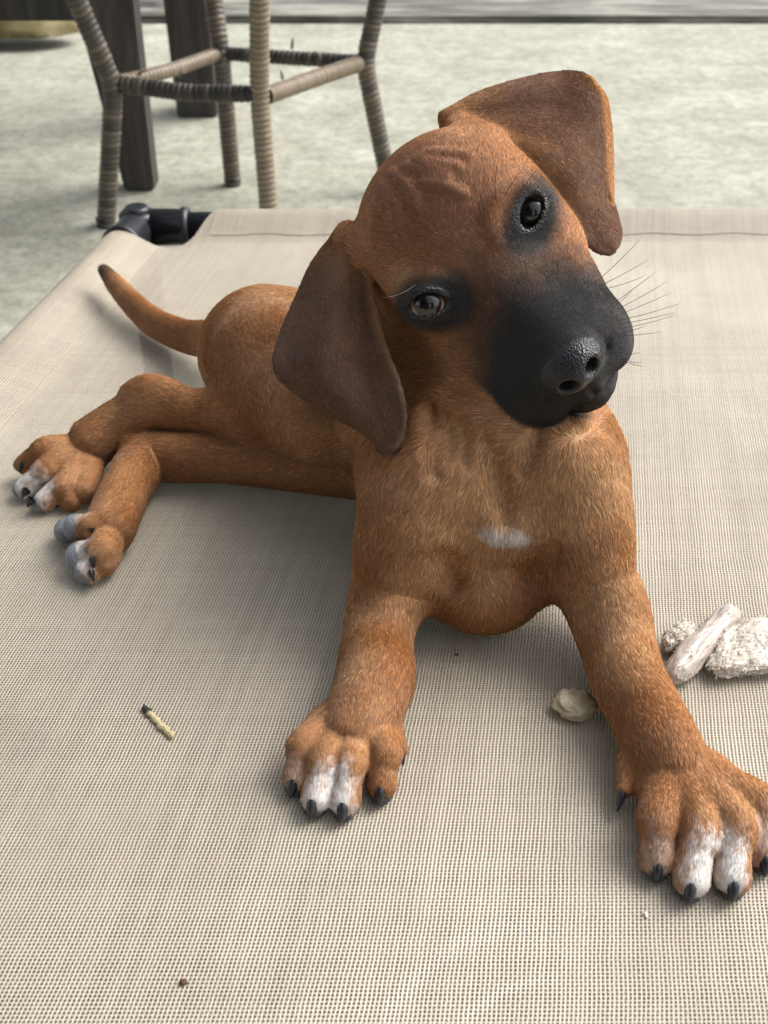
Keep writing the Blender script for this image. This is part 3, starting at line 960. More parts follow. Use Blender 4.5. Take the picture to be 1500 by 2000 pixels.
fa = m.math('ABSOLUTE', m.math('MULTIPLY_ADD', m.math('FRACT', U2), 2, -1))      # 0 hole centre, 1 yarn centre
fb = m.math('ABSOLUTE', m.math('MULTIPLY_ADD', m.math('FRACT', V2), 2, -1))
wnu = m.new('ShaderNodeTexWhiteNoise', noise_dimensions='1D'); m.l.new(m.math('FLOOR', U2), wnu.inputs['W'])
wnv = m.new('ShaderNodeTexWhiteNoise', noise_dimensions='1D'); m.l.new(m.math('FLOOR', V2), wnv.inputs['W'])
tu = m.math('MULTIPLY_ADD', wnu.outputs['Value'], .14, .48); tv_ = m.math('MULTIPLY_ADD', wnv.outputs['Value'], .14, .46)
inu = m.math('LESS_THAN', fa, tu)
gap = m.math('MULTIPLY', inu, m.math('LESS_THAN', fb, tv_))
hole = m.math('MULTIPLY', m.math('LESS_THAN', fa, .36), m.math('LESS_THAN', fb, .34))
# over and under of the two yarns
par = m.math('MODULO', m.math('ADD', m.math('FLOOR', m.math('ADD', U2, .5)), m.math('FLOOR', m.math('ADD', V2, .5))), 2.0)
wa = m.math('SUBTRACT', 1.0, m.math('POWER', m.math('SUBTRACT', 1.0, fa), 2.0))
wb = m.math('SUBTRACT', 1.0, m.math('POWER', m.math('SUBTRACT', 1.0, fb), 2.0))
hgt = m.math('MAXIMUM', m.math('MULTIPLY', wa, m.math('MULTIPLY_ADD', par, .25, .75)), m.math('MULTIPLY', wb, m.math('MULTIPLY_ADD', par, -.35, .85)))
bmp = m.bump(hgt, .6, .0005)
big = m.noise(m.coord('Object'), 5.5, 5, .6)
big2 = m.noise(m.mapping(m.coord('Object'), (1, 1, 1), (0, 0, .5), (3, 1, 0)), 16, 4, .6)
base = m.ramp(big, (.3, (.40, .355, .275)), (.55, (.50, .45, .36)), (.75, (.58, .53, .435)))
base = m.mix(m.math('MULTIPLY', m.ramp(big2, (.48, (0, 0, 0)), (.72, (1, 1, 1))), .4), base, (.30, .25, .205, 1))
yv = m.noise(m.mapping(uvn.outputs[0], (1.0, .04, 1)), 1.0, 2)
base = m.mix(m.math('MULTIPLY', yv, .35), base, (.42, .37, .30, 1))
wp = m.new('ShaderNodeNewGeometry').outputs['Position']
sw = m.new('ShaderNodeSeparateXYZ'); m.l.new(wp, sw.inputs[0])
for (cx_, cy_, R_, w_, am_) in ARCS:
    dx_ = m.math('SUBTRACT', sw.outputs[0], cx_); dy_ = m.math('SUBTRACT', sw.outputs[1], cy_)
    rr0 = m.math('SQRT', m.math('ADD', m.math('MULTIPLY', dx_, dx_), m.math('MULTIPLY', dy_, dy_)))
    band = m.math('SUBTRACT', 1.0, m.math('DIVIDE', m.math('ABSOLUTE', m.math('SUBTRACT', rr0, R_)), w_), clamp=True)
    side = m.math('MULTIPLY', m.math('GREATER_THAN', sw.outputs[0], cx_ - R_ * .93), m.math('LESS_THAN', sw.outputs[0], cx_ - R_ * .05))
    side = m.math('MULTIPLY', side, m.math('GREATER_THAN', sw.outputs[1], cy_))
    band = m.math('MULTIPLY', m.math('MULTIPLY', band, side), m.math('MULTIPLY', m.noise(wp, 60, 3), am_))
    base = m.mix(band, base, (.80, .77, .70, 1))
weft = m.math('MULTIPLY', inu, .5)
base = m.mix(weft, base, (.27, .215, .15, 1))
base = m.mix(gap, base, (.042, .036, .03, 1))  # near-black in the gaps is painted shade between the yarns
pb = m.n.new('ShaderNodeBsdfPrincipled')
m.l.new(base, pb.inputs['Base Color']); pb.inputs['Roughness'].default_value = .55
m.l.new(bmp, pb.inputs['Normal'])
tr = m.n.new('ShaderNodeBsdfTransparent')
mx = m.n.new('ShaderNodeMixShader')
m.l.new(hole, mx.inputs[0]); m.l.new(pb.outputs[0], mx.inputs[1]); m.l.new(tr.outputs[0], mx.inputs[2])
m.l.new(mx.outputs[0], m.out.inputs['Surface'])
MESHM = m.m

CR = TR + .18
def prof(w):
    """height of the cloth and how far out it lies, w = distance inside the tube axis"""
    if w >= 5.: return w, 0.
    if w >= 0:
        t = w / 5.
        return w, (TZ + CR) * (1 - t * t * (3 - 2 * t)) ** 1.3
    a = min(-w / CR, math.pi * .95)
    return -CR * math.sin(a), TZ + CR * math.cos(a)
def t_cut(s):
    return float(np.interp(s, [-4, 1.5, 3.2, 4.4, 5.3, 6.0, 6.6, 7.2, 8.0], [4.6, 4.9, 5.25, 5.3, 4.9, 3.4, 1.3, -.6, -3.4]))
def cloth(s, t, extra=0.):
    xs, zs = prof(s); s2 = s
    if s > BW / 2: q, zs = prof(BW - s); xs = BW - q
    yt, zt = prof(t)
    if t > BL / 2: q, zt = prof(BL - t); yt = BL - q
    z = max(zs, zt) if min(zs, zt) > -.0001 else min(zs, zt)
    p = C0 + E1 * xs + E2 * yt
    z += extra
    # slack ripples near the hem
    return p + A3(0, 0, z)
def ramp_samples(a, b, n): return list(np.linspace(a, b, n, endpoint=False))
ss = ramp_samples(-3.2, 9, 60) + ramp_samples(9, BW - 6, 60) + list(np.linspace(BW - 6, BW + 3.2, 20))
V, F, UVs = [], [], []
NT_ = 150
for s in ss:
    t0 = t_cut(s)
    tt = list(np.linspace(0, 1, NT_))
    for f in tt:
        f2 = f ** 1.7
        t = t0 + (BL + 3.0 - t0) * f2
        V.append(to_world(cloth(s, t)) - BP); UVs.append((s / PITCH, t / PITCH))
nS = len(ss)
for i in range(nS - 1):
    for j in range(NT_ - 1):
        F.append((i * NT_ + j, (i + 1) * NT_ + j, (i + 1) * NT_ + j + 1, i * NT_ + j + 1))
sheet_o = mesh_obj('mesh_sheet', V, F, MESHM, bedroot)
uvl = sheet_o.data.uv_layers.new(name='weave')
li = np.empty(len(sheet_o.data.loops), np.int32); sheet_o.data.loops.foreach_get('vertex_index', li)
uvl.data.foreach_set('uv', np.array(UVs, np.float32)[li].ravel())
# turned hems: a second layer of cloth over the edge, its raw edge stitched 4 cm in
def hem(samples_s, samples_t, name):
    V, F, UVs = [], [], []
    for s in samples_s:
        for f in samples_t:
            t = f(s) if callable(f) else f
            V.append(to_world(cloth(s, t, .07)) - BP); UVs.append((s / PITCH + .31, t / PITCH + .4))
    n = len(samples_t)
    for i in range(len(samples_s) - 1):
        for j in range(n - 1):
            F.append((i * n + j, (i + 1) * n + j, (i + 1) * n + j + 1, i * n + j + 1))
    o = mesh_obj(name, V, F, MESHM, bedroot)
    uvl = o.data.uv_layers.new(name='weave')
    li = np.empty(len(o.data.loops), np.int32); o.data.loops.foreach_get('vertex_index', li)
    uvl.data.foreach_set('uv', np.array(UVs, np.float32)[li].ravel())
hem_t = [(lambda s, k=k: max(t_cut(s), -3.2) + (3.1 + .12 * math.sin(s * .9) - max(t_cut(s), -3.2)) * k) for k in np.linspace(0, 1, 26)]
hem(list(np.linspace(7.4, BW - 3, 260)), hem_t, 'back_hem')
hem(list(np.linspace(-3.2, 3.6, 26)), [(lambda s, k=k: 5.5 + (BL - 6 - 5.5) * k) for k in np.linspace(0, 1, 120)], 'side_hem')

m = NT('black_frame')
n_ = m.noise(m.coord('Object'), 90, 4)
sc = m.noise(m.mapping(m.coord('Object'), (30, 200, 30)), 1., 3)
cc = m.mix(n_, (.006, .007, .009, 1), (.022, .024, .03, 1))
cc = m.mix(m.math('MULTIPLY', m.ramp(sc, (.66, (0, 0, 0)), (.74, (1, 1, 1))), .35), cc, (.12, .12, .12, 1))
m.principled(Base_Color=cc, Roughness=.38)
BLACKM = m.m
def tube(name, pts, radii, mat, parent, org, n=20, cap=True):
    """tube through points (cm); radii per point"""
    P = [np.asarray(p, float) for p in pts]
    V, F = [], []
    ref = A3(0, 0, 1)
    for i, p in enumerate(P):
        d = norm(P[min(i + 1, len(P) - 1)] - P[max(i - 1, 0)])
        if abs(d @ ref) > .95: rf = A3(1, 0, 0)
        else: rf = ref
        a = norm(np.cross(d, rf)); b = np.cross(a, d)
        for j in range(n):
            t = 2 * math.pi * j / n
            V.append(to_world(p + radii[i] * (a * math.cos(t) + b * math.sin(t))) - org)
    for i in range(len(P) - 1):
        for j in range(n):
            F.append((i * n + j, i * n + (j + 1) % n, (i + 1) * n + (j + 1) % n, (i + 1) * n + j))
    if cap:
        F.append(tuple(range(n))[::-1]); F.append(tuple(range((len(P) - 1) * n, len(P) * n)))
    o = mesh_obj(name, V, F, mat, parent)
    return o
corner = [C0, C0 + E1 * BW, C0 + E1 * BW + E2 * BL, C0 + E2 * BL]
for i in range(4):
    a, b = corner[i] + A3(0, 0, TZ), corner[(i + 1) % 4] + A3(0, 0, TZ)
    d = norm(b - a)
    tube('frame_tube', [a + d * 1.5, b - d * 1.5], [TR, TR], BLACKM, bedroot, BP)
for i in range(4):
    c = corner[i] + A3(0, 0, TZ)
    da = norm(corner[(i + 1) % 4] - corner[i]); db = norm(corner[i - 1] - corner[i])
    z = A3(0, 0, 1)
    jt = empty('corner_joint', to_world(c) - BP); jt.parent = bedroot
    jo = to_world(c)
    # moulded elbow: a bevelled block with two sleeves, collars and a cap
    tube('elbow', [c - z * 1.9, c - z * 1.7, c + z * 1.2, c + z * 1.5], [1.5, 1.75, 1.75, 1.45], BLACKM, jt, jo, n=12)
    for d in (da, db):
        tube('sleeve', [c + d * .6, c + d * 3.9, c + d * 3.95, c + d * 4.6, c + d * 4.65], [TR + .32, TR + .28, TR + .45, TR + .45, TR + .1], BLACKM, jt, jo, n=28)
    tube('cap', [c + z * 1.2, c + z * 1.75, c + z * 1.95, c + z * 1.98], [1.2, 1.15, 1.0, .7], BLACKM, jt, jo, n=24)
    tube('leg', [c - z * 1.0, c - z * (17.9 + TZ - .4), c - z * (18 + TZ)], [1.45, 1.4, 1.5], BLACKM, bedroot, BP, n=24)

# ================================================================ ground and far edge
m = NT('concrete')
oc = m.coord('Object')
n1_ = m.noise(oc, 1.3, 6, .6)
n2_ = m.noise(oc, 9, 6, .65)
n3_ = m.noise(oc, 110, 4, .7)
n4_ = m.noise(m.mapping(oc, (3.0, 14, 1)), 1.2, 5, .6)
n5_ = m.noise(oc, 45, 5, .75)
cc = m.ramp(n2_, (.28, (.23, .225, .17)), (.5, (.375, .375, .295)), (.72, (.52, .52, .435)))
cc = m.mix(m.math('MULTIPLY', m.ramp(n1_, (.4, (0, 0, 0)), (.65, (1, 1, 1))), .4), cc, (.25, .235, .175, 1))
cc = m.mix(m.math('MULTIPLY', m.ramp(n4_, (.45, (0, 0, 0)), (.7, (1, 1, 1))), .3), cc, (.43, .435, .385, 1))
cc = m.mix(m.math('MULTIPLY', m.ramp(n5_, (.42, (0, 0, 0)), (.62, (1, 1, 1))), .6), cc, (.17, .172, .138, 1))
cc = m.mix(m.math('MULTIPLY', m.ramp(n3_, (.5, (0, 0, 0)), (.72, (1, 1, 1))), .45), cc, (.5, .5, .46, 1))
bmp = m.bump(m.math('ADD', n3_, m.math('MULTIPLY', n2_, 1.5)), .35, .004)
m.principled(Base_Color=cc, Roughness=.85, Normal=bmp)
CONC = m.m
def slab(name, x0, x1, y0, y1, z0, z1, mat, parent=None, bev=.0):
    bm = bmesh.new(); bmesh.ops.create_cube(bm, size=1)
    for v_ in bm.verts:
        v_.co = Vector((x0 + (x1 - x0) * (v_.co.x + .5), y0 + (y1 - y0) * (v_.co.y + .5), z0 + (z1 - z0) * (v_.co.z + .5)))
    if bev: bmesh.ops.bevel(bm, geom=bm.edges[:], offset=bev, segments=2, affect='EDGES')
    me = bpy.data.meshes.new(name); bm.to_mesh(me); bm.free(); me.materials.append(mat)
    o = bpy.data.objects.new(name, me); col.objects.link(o)
    if parent: o.parent = parent
    return o
m = NT('earth_ground')
nn = m.noise(m.coord('Object'), 3.0, 6, .6)
m.principled(Base_Color=m.ramp(nn, (.3, (.16, .15, .10)), (.7, (.30, .28, .21))), Roughness=.95)
g = mesh_obj('ground', [(-150, -150, -.12), (150, -150, -.12), (150, 150, -.12), (-150, 150, -.12)], [(0, 1, 2, 3)], m.m)
tag(g, kind='structure')
fl = slab('patio_floor', -5, 5, -4, 2.66, -.16, 0, CONC)
tag(fl, kind='structure')
# worn kerb stone and lower slab beyond the patio edge
m = NT('wet_stone')
oc = m.coord('Object')
a_ = m.noise(m.mapping(oc, (1.6, 9, 9)), 2.2, 6, .65)
b_ = m.noise(oc, 40, 5, .7)
cc = m.ramp(a_, (.40, (.045, .042, .032)), (.5, (.14, .13, .10)), (.6, (.33, .32, .27)))
cc = m.mix(m.math('MULTIPLY', b_, .4), cc, (.1, .1, .075, 1))
m.principled(Base_Color=cc, Roughness=.6, Normal=m.bump(b_, .5, .006))
st = slab('kerb', -5, 5, 2.675, 3.3, -.12, .012, m.m, bev=.008)
st.rotation_euler = (0, 0, .0)
tag(st, kind='structure')
st2 = slab('lower_path', -5, 5, 3.32, 6.5, -.12, -.03, CONC)
tag(st2, kind='structure')

# ================================================================ roof added above the patio (unseen, put there to shade the near side)
m = NT('shade_roof_boards')
wv = m.noise(m.mapping(m.coord('Object'), (1, 14, 1)), 3, 5)
m.principled(Base_Color=m.ramp(wv, (.3, (.10, .075, .05)), (.7, (.19, .15, .11))), Roughness=.8)
SHADE_ROOFM = m.m
rf = slab('shade_roof', -4.5, -.35, -3.5, 1.3, 2.45, 2.6, SHADE_ROOFM)
tag(rf, kind='structure')
m = NT('blocker_wall')
m.principled(Base_Color=m.ramp(m.noise(m.mapping(m.coord('Object'), (2, 1, 12)), 2, 4), (.3, (.05, .04, .03)), (.7, (.09, .075, .06))), Roughness=.85)
hw_ = empty('blocker_wall')  # added unseen wall; its opening is shaped for reflections in the eyes
tag(hw_, kind='structure')
slab('blocker_panel', -4.6, .40, -2.6, -2.4, 0, 2.44, m.m, hw_)
slab('blocker_panel', 1.15, 2.4, -2.6, -2.4, 0, 2.44, m.m, hw_)

# ================================================================ wooden table
m = NT('weathered_wood')
oc = m.coord('Object')
g1 = m.noise(m.mapping(oc, (28, 28, 2.0)), 1.6, 6, .65, .6)
g2 = m.noise(oc, 6, 3)
cc = m.ramp(g1, (.3, (.014, .014, .013)), (.5, (.05, .047, .044)), (.72, (.14, .13, .12)))
cc = m.mix(m.math('MULTIPLY', g2, .5), cc, (.05, .035, .025, 1))
m.principled(Base_Color=cc, Roughness=.7, Normal=m.bump(g1, .5, .003))
WOODM = m.m
tb = empty('wooden_table', to_world(A3(-60, 175, -18)))
tag(tb, 'dark weathered wooden table with plank legs behind the wicker stool', 'table')
TBP = np.array(tb.location)
def plank(name, quad_lo, quad_hi, mat, parent, org, bev=.003):
    """box from a lower and an upper quad (cm)"""
    bm = bmesh.new()
    vs = [bm.verts.new(Vector(to_world(p) - org)) for p in list(quad_lo) + list(quad_hi)]
    bm.faces.new(vs[:4][::-1]); bm.faces.new(vs[4:])
    for i in range(4): bm.faces.new((vs[i], vs[(i + 1) % 4], vs[4 + (i + 1) % 4], vs[4 + i]))
    bmesh.ops.recalc_face_normals(bm, faces=bm.faces[:])
    bmesh.ops.bevel(bm, geom=bm.edges[:], offset=bev, segments=2, affect='EDGES')
    me = bpy.data.meshes.new(name); bm.to_mesh(me); bm.free(); me.materials.append(mat)
    o = bpy.data.objects.new(name, me); col.objects.link(o); o.parent = parent
    return o
def quad(x0, x1, y, dep, z, sh=0): return [A3(x0, y, z), A3(x1, y, z), A3(x1 + sh, y + dep, z), A3(x0 + sh, y + dep, z)]
def at_y(px, py, y):
    r = ray(px, py); return CAMP + y / r[1] * r
_y = 157.
l0, r0, l1, r1 = at_y(243, 374, _y), at_y(300, 374, _y), at_y(150, 30, _y), at_y(258, 0, _y)
ex_ = lambda a, b, z: a + (b - a) * (z - a[2]) / (b[2] - a[2])
l0, r0, l1, r1 = ex_(l0, l1, -17.98), ex_(r0, r1, -17.98), ex_(l0, l1, 54), ex_(r0, r1, 54)
bk = A3(.2, 4.0, 0)
plank('leg', [l0, r0, r0 + bk, l0 + bk], [l1, r1, r1 + bk, l1 + bk], WOODM, tb, TBP)
plank('leg', quad(-35.6, -28.8, 193.5, 8, -17.98, 1.2), quad(-36.8, -29.5, 193.5, 8, 54, 1.2), WOODM, tb, TBP)
plank('leg', quad(-118, -111, 165, 9, -17.98), quad(-120, -111, 165, 9, 54), WOODM, tb, TBP)
plank('leg', quad(-112, -105, 200, 8, -17.98), quad(-112, -104, 200, 8, 54), WOODM, tb, TBP)
plank('stretcher', quad(-135, -40.6, 158.2, 4, 4.8), quad(-135, -41.4, 158.2, 4, 17), WOODM, tb, TBP)
for k in range(5):
    plank('top_board', quad(-140, -22, 148 + k * 12.2, 11.8, 54.1), quad(-140, -22, 148 + k * 12.2, 11.8, 57.6), WOODM, tb, TBP)

# ================================================================ wicker stool
m = NT('wicker')
oc = m.coord('Object')
wn_ = m.noise(m.mapping(oc, (60, 60, 60)), 1.3, 4)
at2 = m.new('ShaderNodeAttribute'); at2.attribute_name = 'tone'
cc = m.mix(at2.outputs['Fac'], (.018, .017, .016, 1), (.36, .285, .195, 1))
cc = m.mix(m.math('MULTIPLY', wn_, .45), cc, m.mix(.5, cc, (.05, .045, .04, 1)))
m.principled(Base_Color=cc, Roughness=.42, Normal=m.bump(wn_, .2, .001))
WICK = m.m
stool = empty('wicker_stool', to_world(A3(-18, 150, -18)))
tag(stool, 'wicker wrapped bar stool with a frayed square footrest behind the bed', 'stool')
SP = np.array(stool.location)
def wrapped(name, path, r, tone, pitch=.72, tone2=None, ends=None):
    """tube bound with turns of flat cane; tone 0 black .. 1 tan"""
    P = np.array(path, float)
    seg = np.linalg.norm(np.diff(P, axis=0), axis=1); L = seg.sum(); cum = np.concatenate([[0], np.cumsum(seg)])
    # smooth bends
    n = int(L / pitch * 5)
    s = np.linspace(0, L, n)
    Q = np.stack([np.interp(s, cum, P[:, k]) for k in range(3)], 1)
    ker = np.ones(31) / 31
    Qp = np.pad(Q, ((15, 15), (0, 0)), mode='edge')
    for e in range(15):
        Qp[14 - e] = 2 * Q[0] - Q[min(e + 1, n - 1)]; Qp[-15 + e] = 2 * Q[-1] - Q[max(-2 - e, -n)]
    Q = np.stack([np.convolve(Qp[:, k], ker, 'valid') for k in range(3)], 1)
    ph = (s / pitch) % 1
    turn = np.floor(s / pitch).astype(int)
    rv = np.random.default_rng(len(name) + int(L * 10)).normal(size=turn.max() + 1)
    rad = r * (.84 + .2 * np.sqrt(np.clip(np.sin(np.pi * ph), 0, 1)) + .015 * rv[turn])
    o = tube(name, Q, rad, WICK, stool, SP, n=18)
    tv = np.clip(tone + .10 * rv[turn] if tone2 is None else np.interp(s, [0, L], [tone, tone2]) + .08 * rv[turn], 0, 1)
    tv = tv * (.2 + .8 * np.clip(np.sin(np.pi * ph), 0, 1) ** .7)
    a = o.data.attributes.new('tone', 'FLOAT', 'POINT')
    a.data.foreach_set('value', np.repeat(tv, 18).astype(np.float32))
    return o
def at_y(px, py, y):
    r = ray(px, py); return CAMP + y / r[1] * r
FZ = -17.9
fA, fB = G(207, 440, FZ), G(455, 360, FZ)
fC, fD = G(528, 452, FZ), G(762, 372, FZ)
jA, jB, jC, jD = at_y(222, 168, fA[1] + .5), at_y(432, 105, fB[1]), at_y(507, 185, fC[1] + 1), at_y(712, 122, fD[1])
tA, tB, tC, tD = at_y(150, 0, fA[1] - 1), at_y(417, 0, fB[1] + 2), at_y(507, 0, fC[1] - 1), at_y(738, 0, fD[1] + 1)
ext = lambda j, t, z: j + (t - j) * (z - j[2]) / (t[2] - j[2])
for f_, j_, t_, tone in ((fA, jA, tA, .26), (fB, jB, tB, .34), (fC, jC, tC, .95), (fD, jD, tD, .3)):
    wrapped('leg', [f_, f_ + (j_ - f_) * .5, j_, t_, ext(j_, t_, 42)], 1.22, tone)
for f_ in (fA, fB, fC, fD):
    tube('foot_cap', [f_ + A3(0, 0, -.1), f_ + A3(0, 0, 1.1)], [1.15, 1.28], BLACKM, stool, SP)
rr_ = 1.05
wrapped('footrest', [jA + A3(.9, 0, .2), (jA + jC) / 2 + A3(0, 0, -.3), jC + A3(-.9, 0, .1)], rr_, .16, tone2=.02)
wrapped('footrest', [jC + A3(.9, .3, -.2), (jC + jD) / 2 + A3(0, 0, -.1), jD + A3(-.7, -.5, 0)], rr_, 1.0, pitch=.5)
wrapped('footrest', [jD + A3(-.8, 0, .1), (jD + jB) / 2, jB + A3(.9, 0, 0)], rr_ * .9, .05)
wrapped('footrest', [jB + A3(-.6, -.3, 0), (jB + jA) / 2 + A3(0, 0, -.2), jA + A3(.6, .6, .3)], rr_ * .85, .95)
# frayed ends of cane
m_ = 0
for p, q in ((at_y(435, 100, fB[1]), at_y(398, 108, fB[1])), (at_y(570, 95, fD[1]), at_y(573, 73, fD[1])), (at_y(552, 155, fC[1] + 8), at_y(548, 138, fC[1] + 8)),
             (at_y(640, 125, fD[1]), at_y(655, 108, fD[1])), (at_y(630, 118, fD[1]), at_y(612, 100, fD[1])), (at_y(350, 150, fA[1] + 6), at_y(362, 142, fA[1] + 6)),
             (at_y(265, 150, fA[1] + 3), at_y(292, 138, fA[1] + 3))):
    o = tube('frayed_end', [p, (p + q) / 2 + A3(0, 0, .3), q], [.22, .2, .08], WICK, stool, SP, n=6)
    a = o.data.attributes.new('tone', 'FLOAT', 'POINT'); a.data.foreach_set('value', np.full(18, .6, np.float32))
# seat ring above the frame of the picture
tops = [ext(j_, t_, 42) for j_, t_ in ((jA, tA), (jC, tC), (jD, tD), (jB, tB))]
cen = sum(tops) / 4
ring = [cen + A3(19 * math.cos(a), 19 * math.sin(a), 1.2) for a in np.linspace(0, 2 * math.pi, 33)]
bm = bmesh.new()
for zz, rr2 in ((0, 18), (.6, 19.2), (2.2, 19.2), (3, 18)):
    vs = [bm.verts.new(Vector(to_world(cen + A3(rr2 * math.cos(a), rr2 * math.sin(a), zz)) - SP)) for a in np.linspace(0, 2 * math.pi, 40, endpoint=False)]
    if zz == 0: first = vs
    else:
        for i in range(40): bm.faces.new((prev[i], prev[(i + 1) % 40], vs[(i + 1) % 40], vs[i]))
    prev = vs
bm.faces.new(first[::-1]); bm.faces.new(prev)
me = bpy.data.meshes.new('seat'); bm.to_mesh(me); bm.free(); me.materials.append(WICK)
so = bpy.data.objects.new('seat', me); col.objects.link(so); so.parent = stool
a = me.attributes.new('tone', 'FLOAT', 'POINT'); a.data.foreach_set('value', np.full(len(me.vertices), .5, np.float32))

# ================================================================ small things
from mathutils import noise as mnoise
def lump(name, c, R, axes, mat, amp, freq, fuzz=0., sub=5, flat=None, seed=0, shape=None):
    bm = bmesh.new(); bmesh.ops.create_icosphere(bm, subdivisions=sub, radius=1)
    A = np.array(axes, float)
    so = Vector((seed * 3.7, seed * 1.3, seed * .7))
    for v_ in bm.verts:
        q = v_.co.copy()
        p = np.array(q)
        if shape: p = shape(p)
        d = mnoise.fractal(q * freq + so, 1., 2., 4) * amp
        if fuzz: d += (abs(mnoise.noise(q * freq * 7 + so)) ** .6) * fuzz - fuzz * .3 + mnoise.noise(q * freq * 17 + so) * fuzz * .6
        p = p * np.array(R) + p / (np.linalg.norm(p) + 1e-6) * d
        w = c + A.T @ p
        if w[2] < .03: w[2] = .03
        v_.co = Vector(to_world(w) - to_world(A3(c[0], c[1], 0)))
    me = bpy.data.meshes.new(name); bm.to_mesh(me); bm.free()
    me.polygons.foreach_set('use_smooth', [True] * len(me.polygons))
    me.materials.append(mat)
    o = bpy.data.objects.new(name, me); col.objects.link(o); o.location = to_world(A3(c[0], c[1], 0))
    return o
def rawhide(name, c1, c2, c3_, rough, sss=.3, scale=260):
    m = NT(name); oc = m.coord('Object')
    a = m.noise(oc, scale, 5, .65); b = m.noise(oc, scale * .22, 4, .6)
    cc = m.ramp(a, (.3, c1), (.55, c2), (.72, c3_))
    cc = m.mix(m.ramp(b, (.35, (0, 0, 0)), (.6, (1, 1, 1))), cc, (*c2, 1))
    p = m.principled(Base_Color=cc, Roughness=rough, Normal=m.bump(a, .5, .0012))
    p.inputs['Subsurface Weight'].default_value = sss
    p.inputs['Subsurface Radius'].default_value = (.004, .003, .002)
    p.inputs['Subsurface Scale'].default_value = 1.0
    return m.m
CHEW = rawhide('rawhide_frayed', (.30, .24, .18), (.56, .51, .44), (.82, .79, .73), .2, sss=.5)
CHEWS = rawhide('rawhide_smooth', (.28, .22, .18), (.45, .39, .345), (.60, .55, .50), .13, scale=60)
KNOB = rawhide('rawhide_dried', (.16, .12, .05), (.55, .49, .34), (.85, .82, .72), .5, scale=200)

def frame(a, b):
    x = norm(b - a); y = norm(np.cross(A3(0, 0, 1), x)); z = np.cross(x, y)
    return np.array([x, y, z])
# twisted stick
a, b = G(1312, 1322, .65), G(1428, 1195, .75)
def stick_shape(p):
    t = p[0]
    r = max(1e-3, math.hypot(p[1], p[2])); tgt = .98 * (1 - abs(t) ** 8) ** .5 * (1 - .12 * math.sin(t * 4))
    return A3(t, p[1] / r * tgt, p[2] / r * tgt)
o = lump('chew_stick', (a + b) / 2, (np.linalg.norm(b - a) / 2 * 1.08, .66, .64), frame(a, b), CHEWS, .09, 2.2, .05, seed=3, shape=stick_shape)
FRAYED = [(o, 110, .2)]
tag(o, 'smooth rolled rawhide chew stick lying beside the right foreleg', 'dog chew')
a, b = G(1290, 1275, .5), G(1362, 1215, .6)
o = lump('chew_scrap', (a + b) / 2, (1.15, .55, .5), frame(a, b), CHEW, .18, 2.5, .16, seed=5)
FRAYED.append((o, 260, .2))
tag(o, 'small chewed rawhide scrap half hidden behind the right foreleg', 'dog chew')
c = G(1462, 1268, .6)
o = lump('chew_slab', c, (2.7, 1.7, .5), frame(G(1365, 1335, .5), G(1520, 1235, .5)), CHEW, .25, 1.6, .05, sub=6, seed=8,
         shape=lambda p: A3(p[0], p[1] * (.55 + .45 * min(1, max(0, p[0] + .9))), p[2]))
FRAYED.append((o, 700, .2))
tag(o, 'broad frayed white rawhide slab at the right edge of the picture', 'dog chew')
c = G(1124, 1376, .45)
o = lump('chewed_rawhide', c, (1.02, .82, .5), np.eye(3), KNOB, .2, 1.8, .06, seed=11)
tag(o, 'dried yellowish rawhide knob between the forelegs', 'dog chew')
def fibres(o, n, L, seed):
    """curled shreds standing off a chewed piece"""
    r_ = np.random.default_rng(seed); me = o.data
    nv = len(me.vertices); co = np.empty(nv * 3); me.vertices.foreach_get('co', co); co = co.reshape(-1, 3)
    no = np.empty(nv * 3); me.vertices.foreach_get('normal', no); no = no.reshape(-1, 3)
    ok_ = np.nonzero(no[:, 2] > -.2)[0]
    ix = r_.choice(ok_, n)
    P, N = co[ix] * 100, no[ix]
    k = 7
    t1 = np.cross(N, r_.normal(size=(n, 3))); t1 /= np.linalg.norm(t1, axis=1)[:, None]; t2 = np.cross(N, t1)
    ph = r_.random(n) * 6.28; turns = 2 + 4 * r_.random(n); Ln = L * (.4 + r_.random(n)); rad_ = L * (.12 + .3 * r_.random(n))
    pts = np.empty((n, k, 3))
    for i in range(k):
        s_ = i / (k - 1); a = ph + turns * s_
        pts[:, i] = P + (N * .35 + t1 * .8) * (Ln * s_)[:, None] + (t1 * (np.cos(a) - np.cos(ph))[:, None] + N * (np.sin(a) * .6)[:, None] + t2 * (np.sin(a) - np.sin(ph))[:, None]) * rad_[:, None]
    cu = bpy.data.hair_curves.new('fibres'); cu.add_curves([k] * n)
    cu.attributes['position'].data.foreach_set('vector', (pts.reshape(-1, 3) * .01).astype(np.float32).ravel())
    ra = cu.attributes.get('radius') or cu.attributes.new('radius', 'FLOAT', 'POINT')
    ra.data.foreach_set('value', np.tile(np.array([.024, .024, .023, .021, .018, .013, .006]) * .01, n).astype(np.float32))
    cc = cu.attributes.new('hcol', 'FLOAT_COLOR', 'CURVE')
    tone = (.55 + .4 * r_.random(n))[:, None] * np.array([1, .95, .84])
    cn = cu.attributes.new('hnormal', 'FLOAT_VECTOR', 'CURVE'); cn.data.foreach_set('vector', N.astype(np.float32).ravel())
    cc.data.foreach_set('color', np.concatenate([tone, np.ones((n, 1))], 1).astype(np.float32).ravel())
    cu.materials.append(HAIR)
    f_ = bpy.data.objects.new('fibres', cu); col.objects.link(f_); f_.parent = o
for o_, n_f, L_f in FRAYED: fibres(o_, n_f, L_f, n_f)
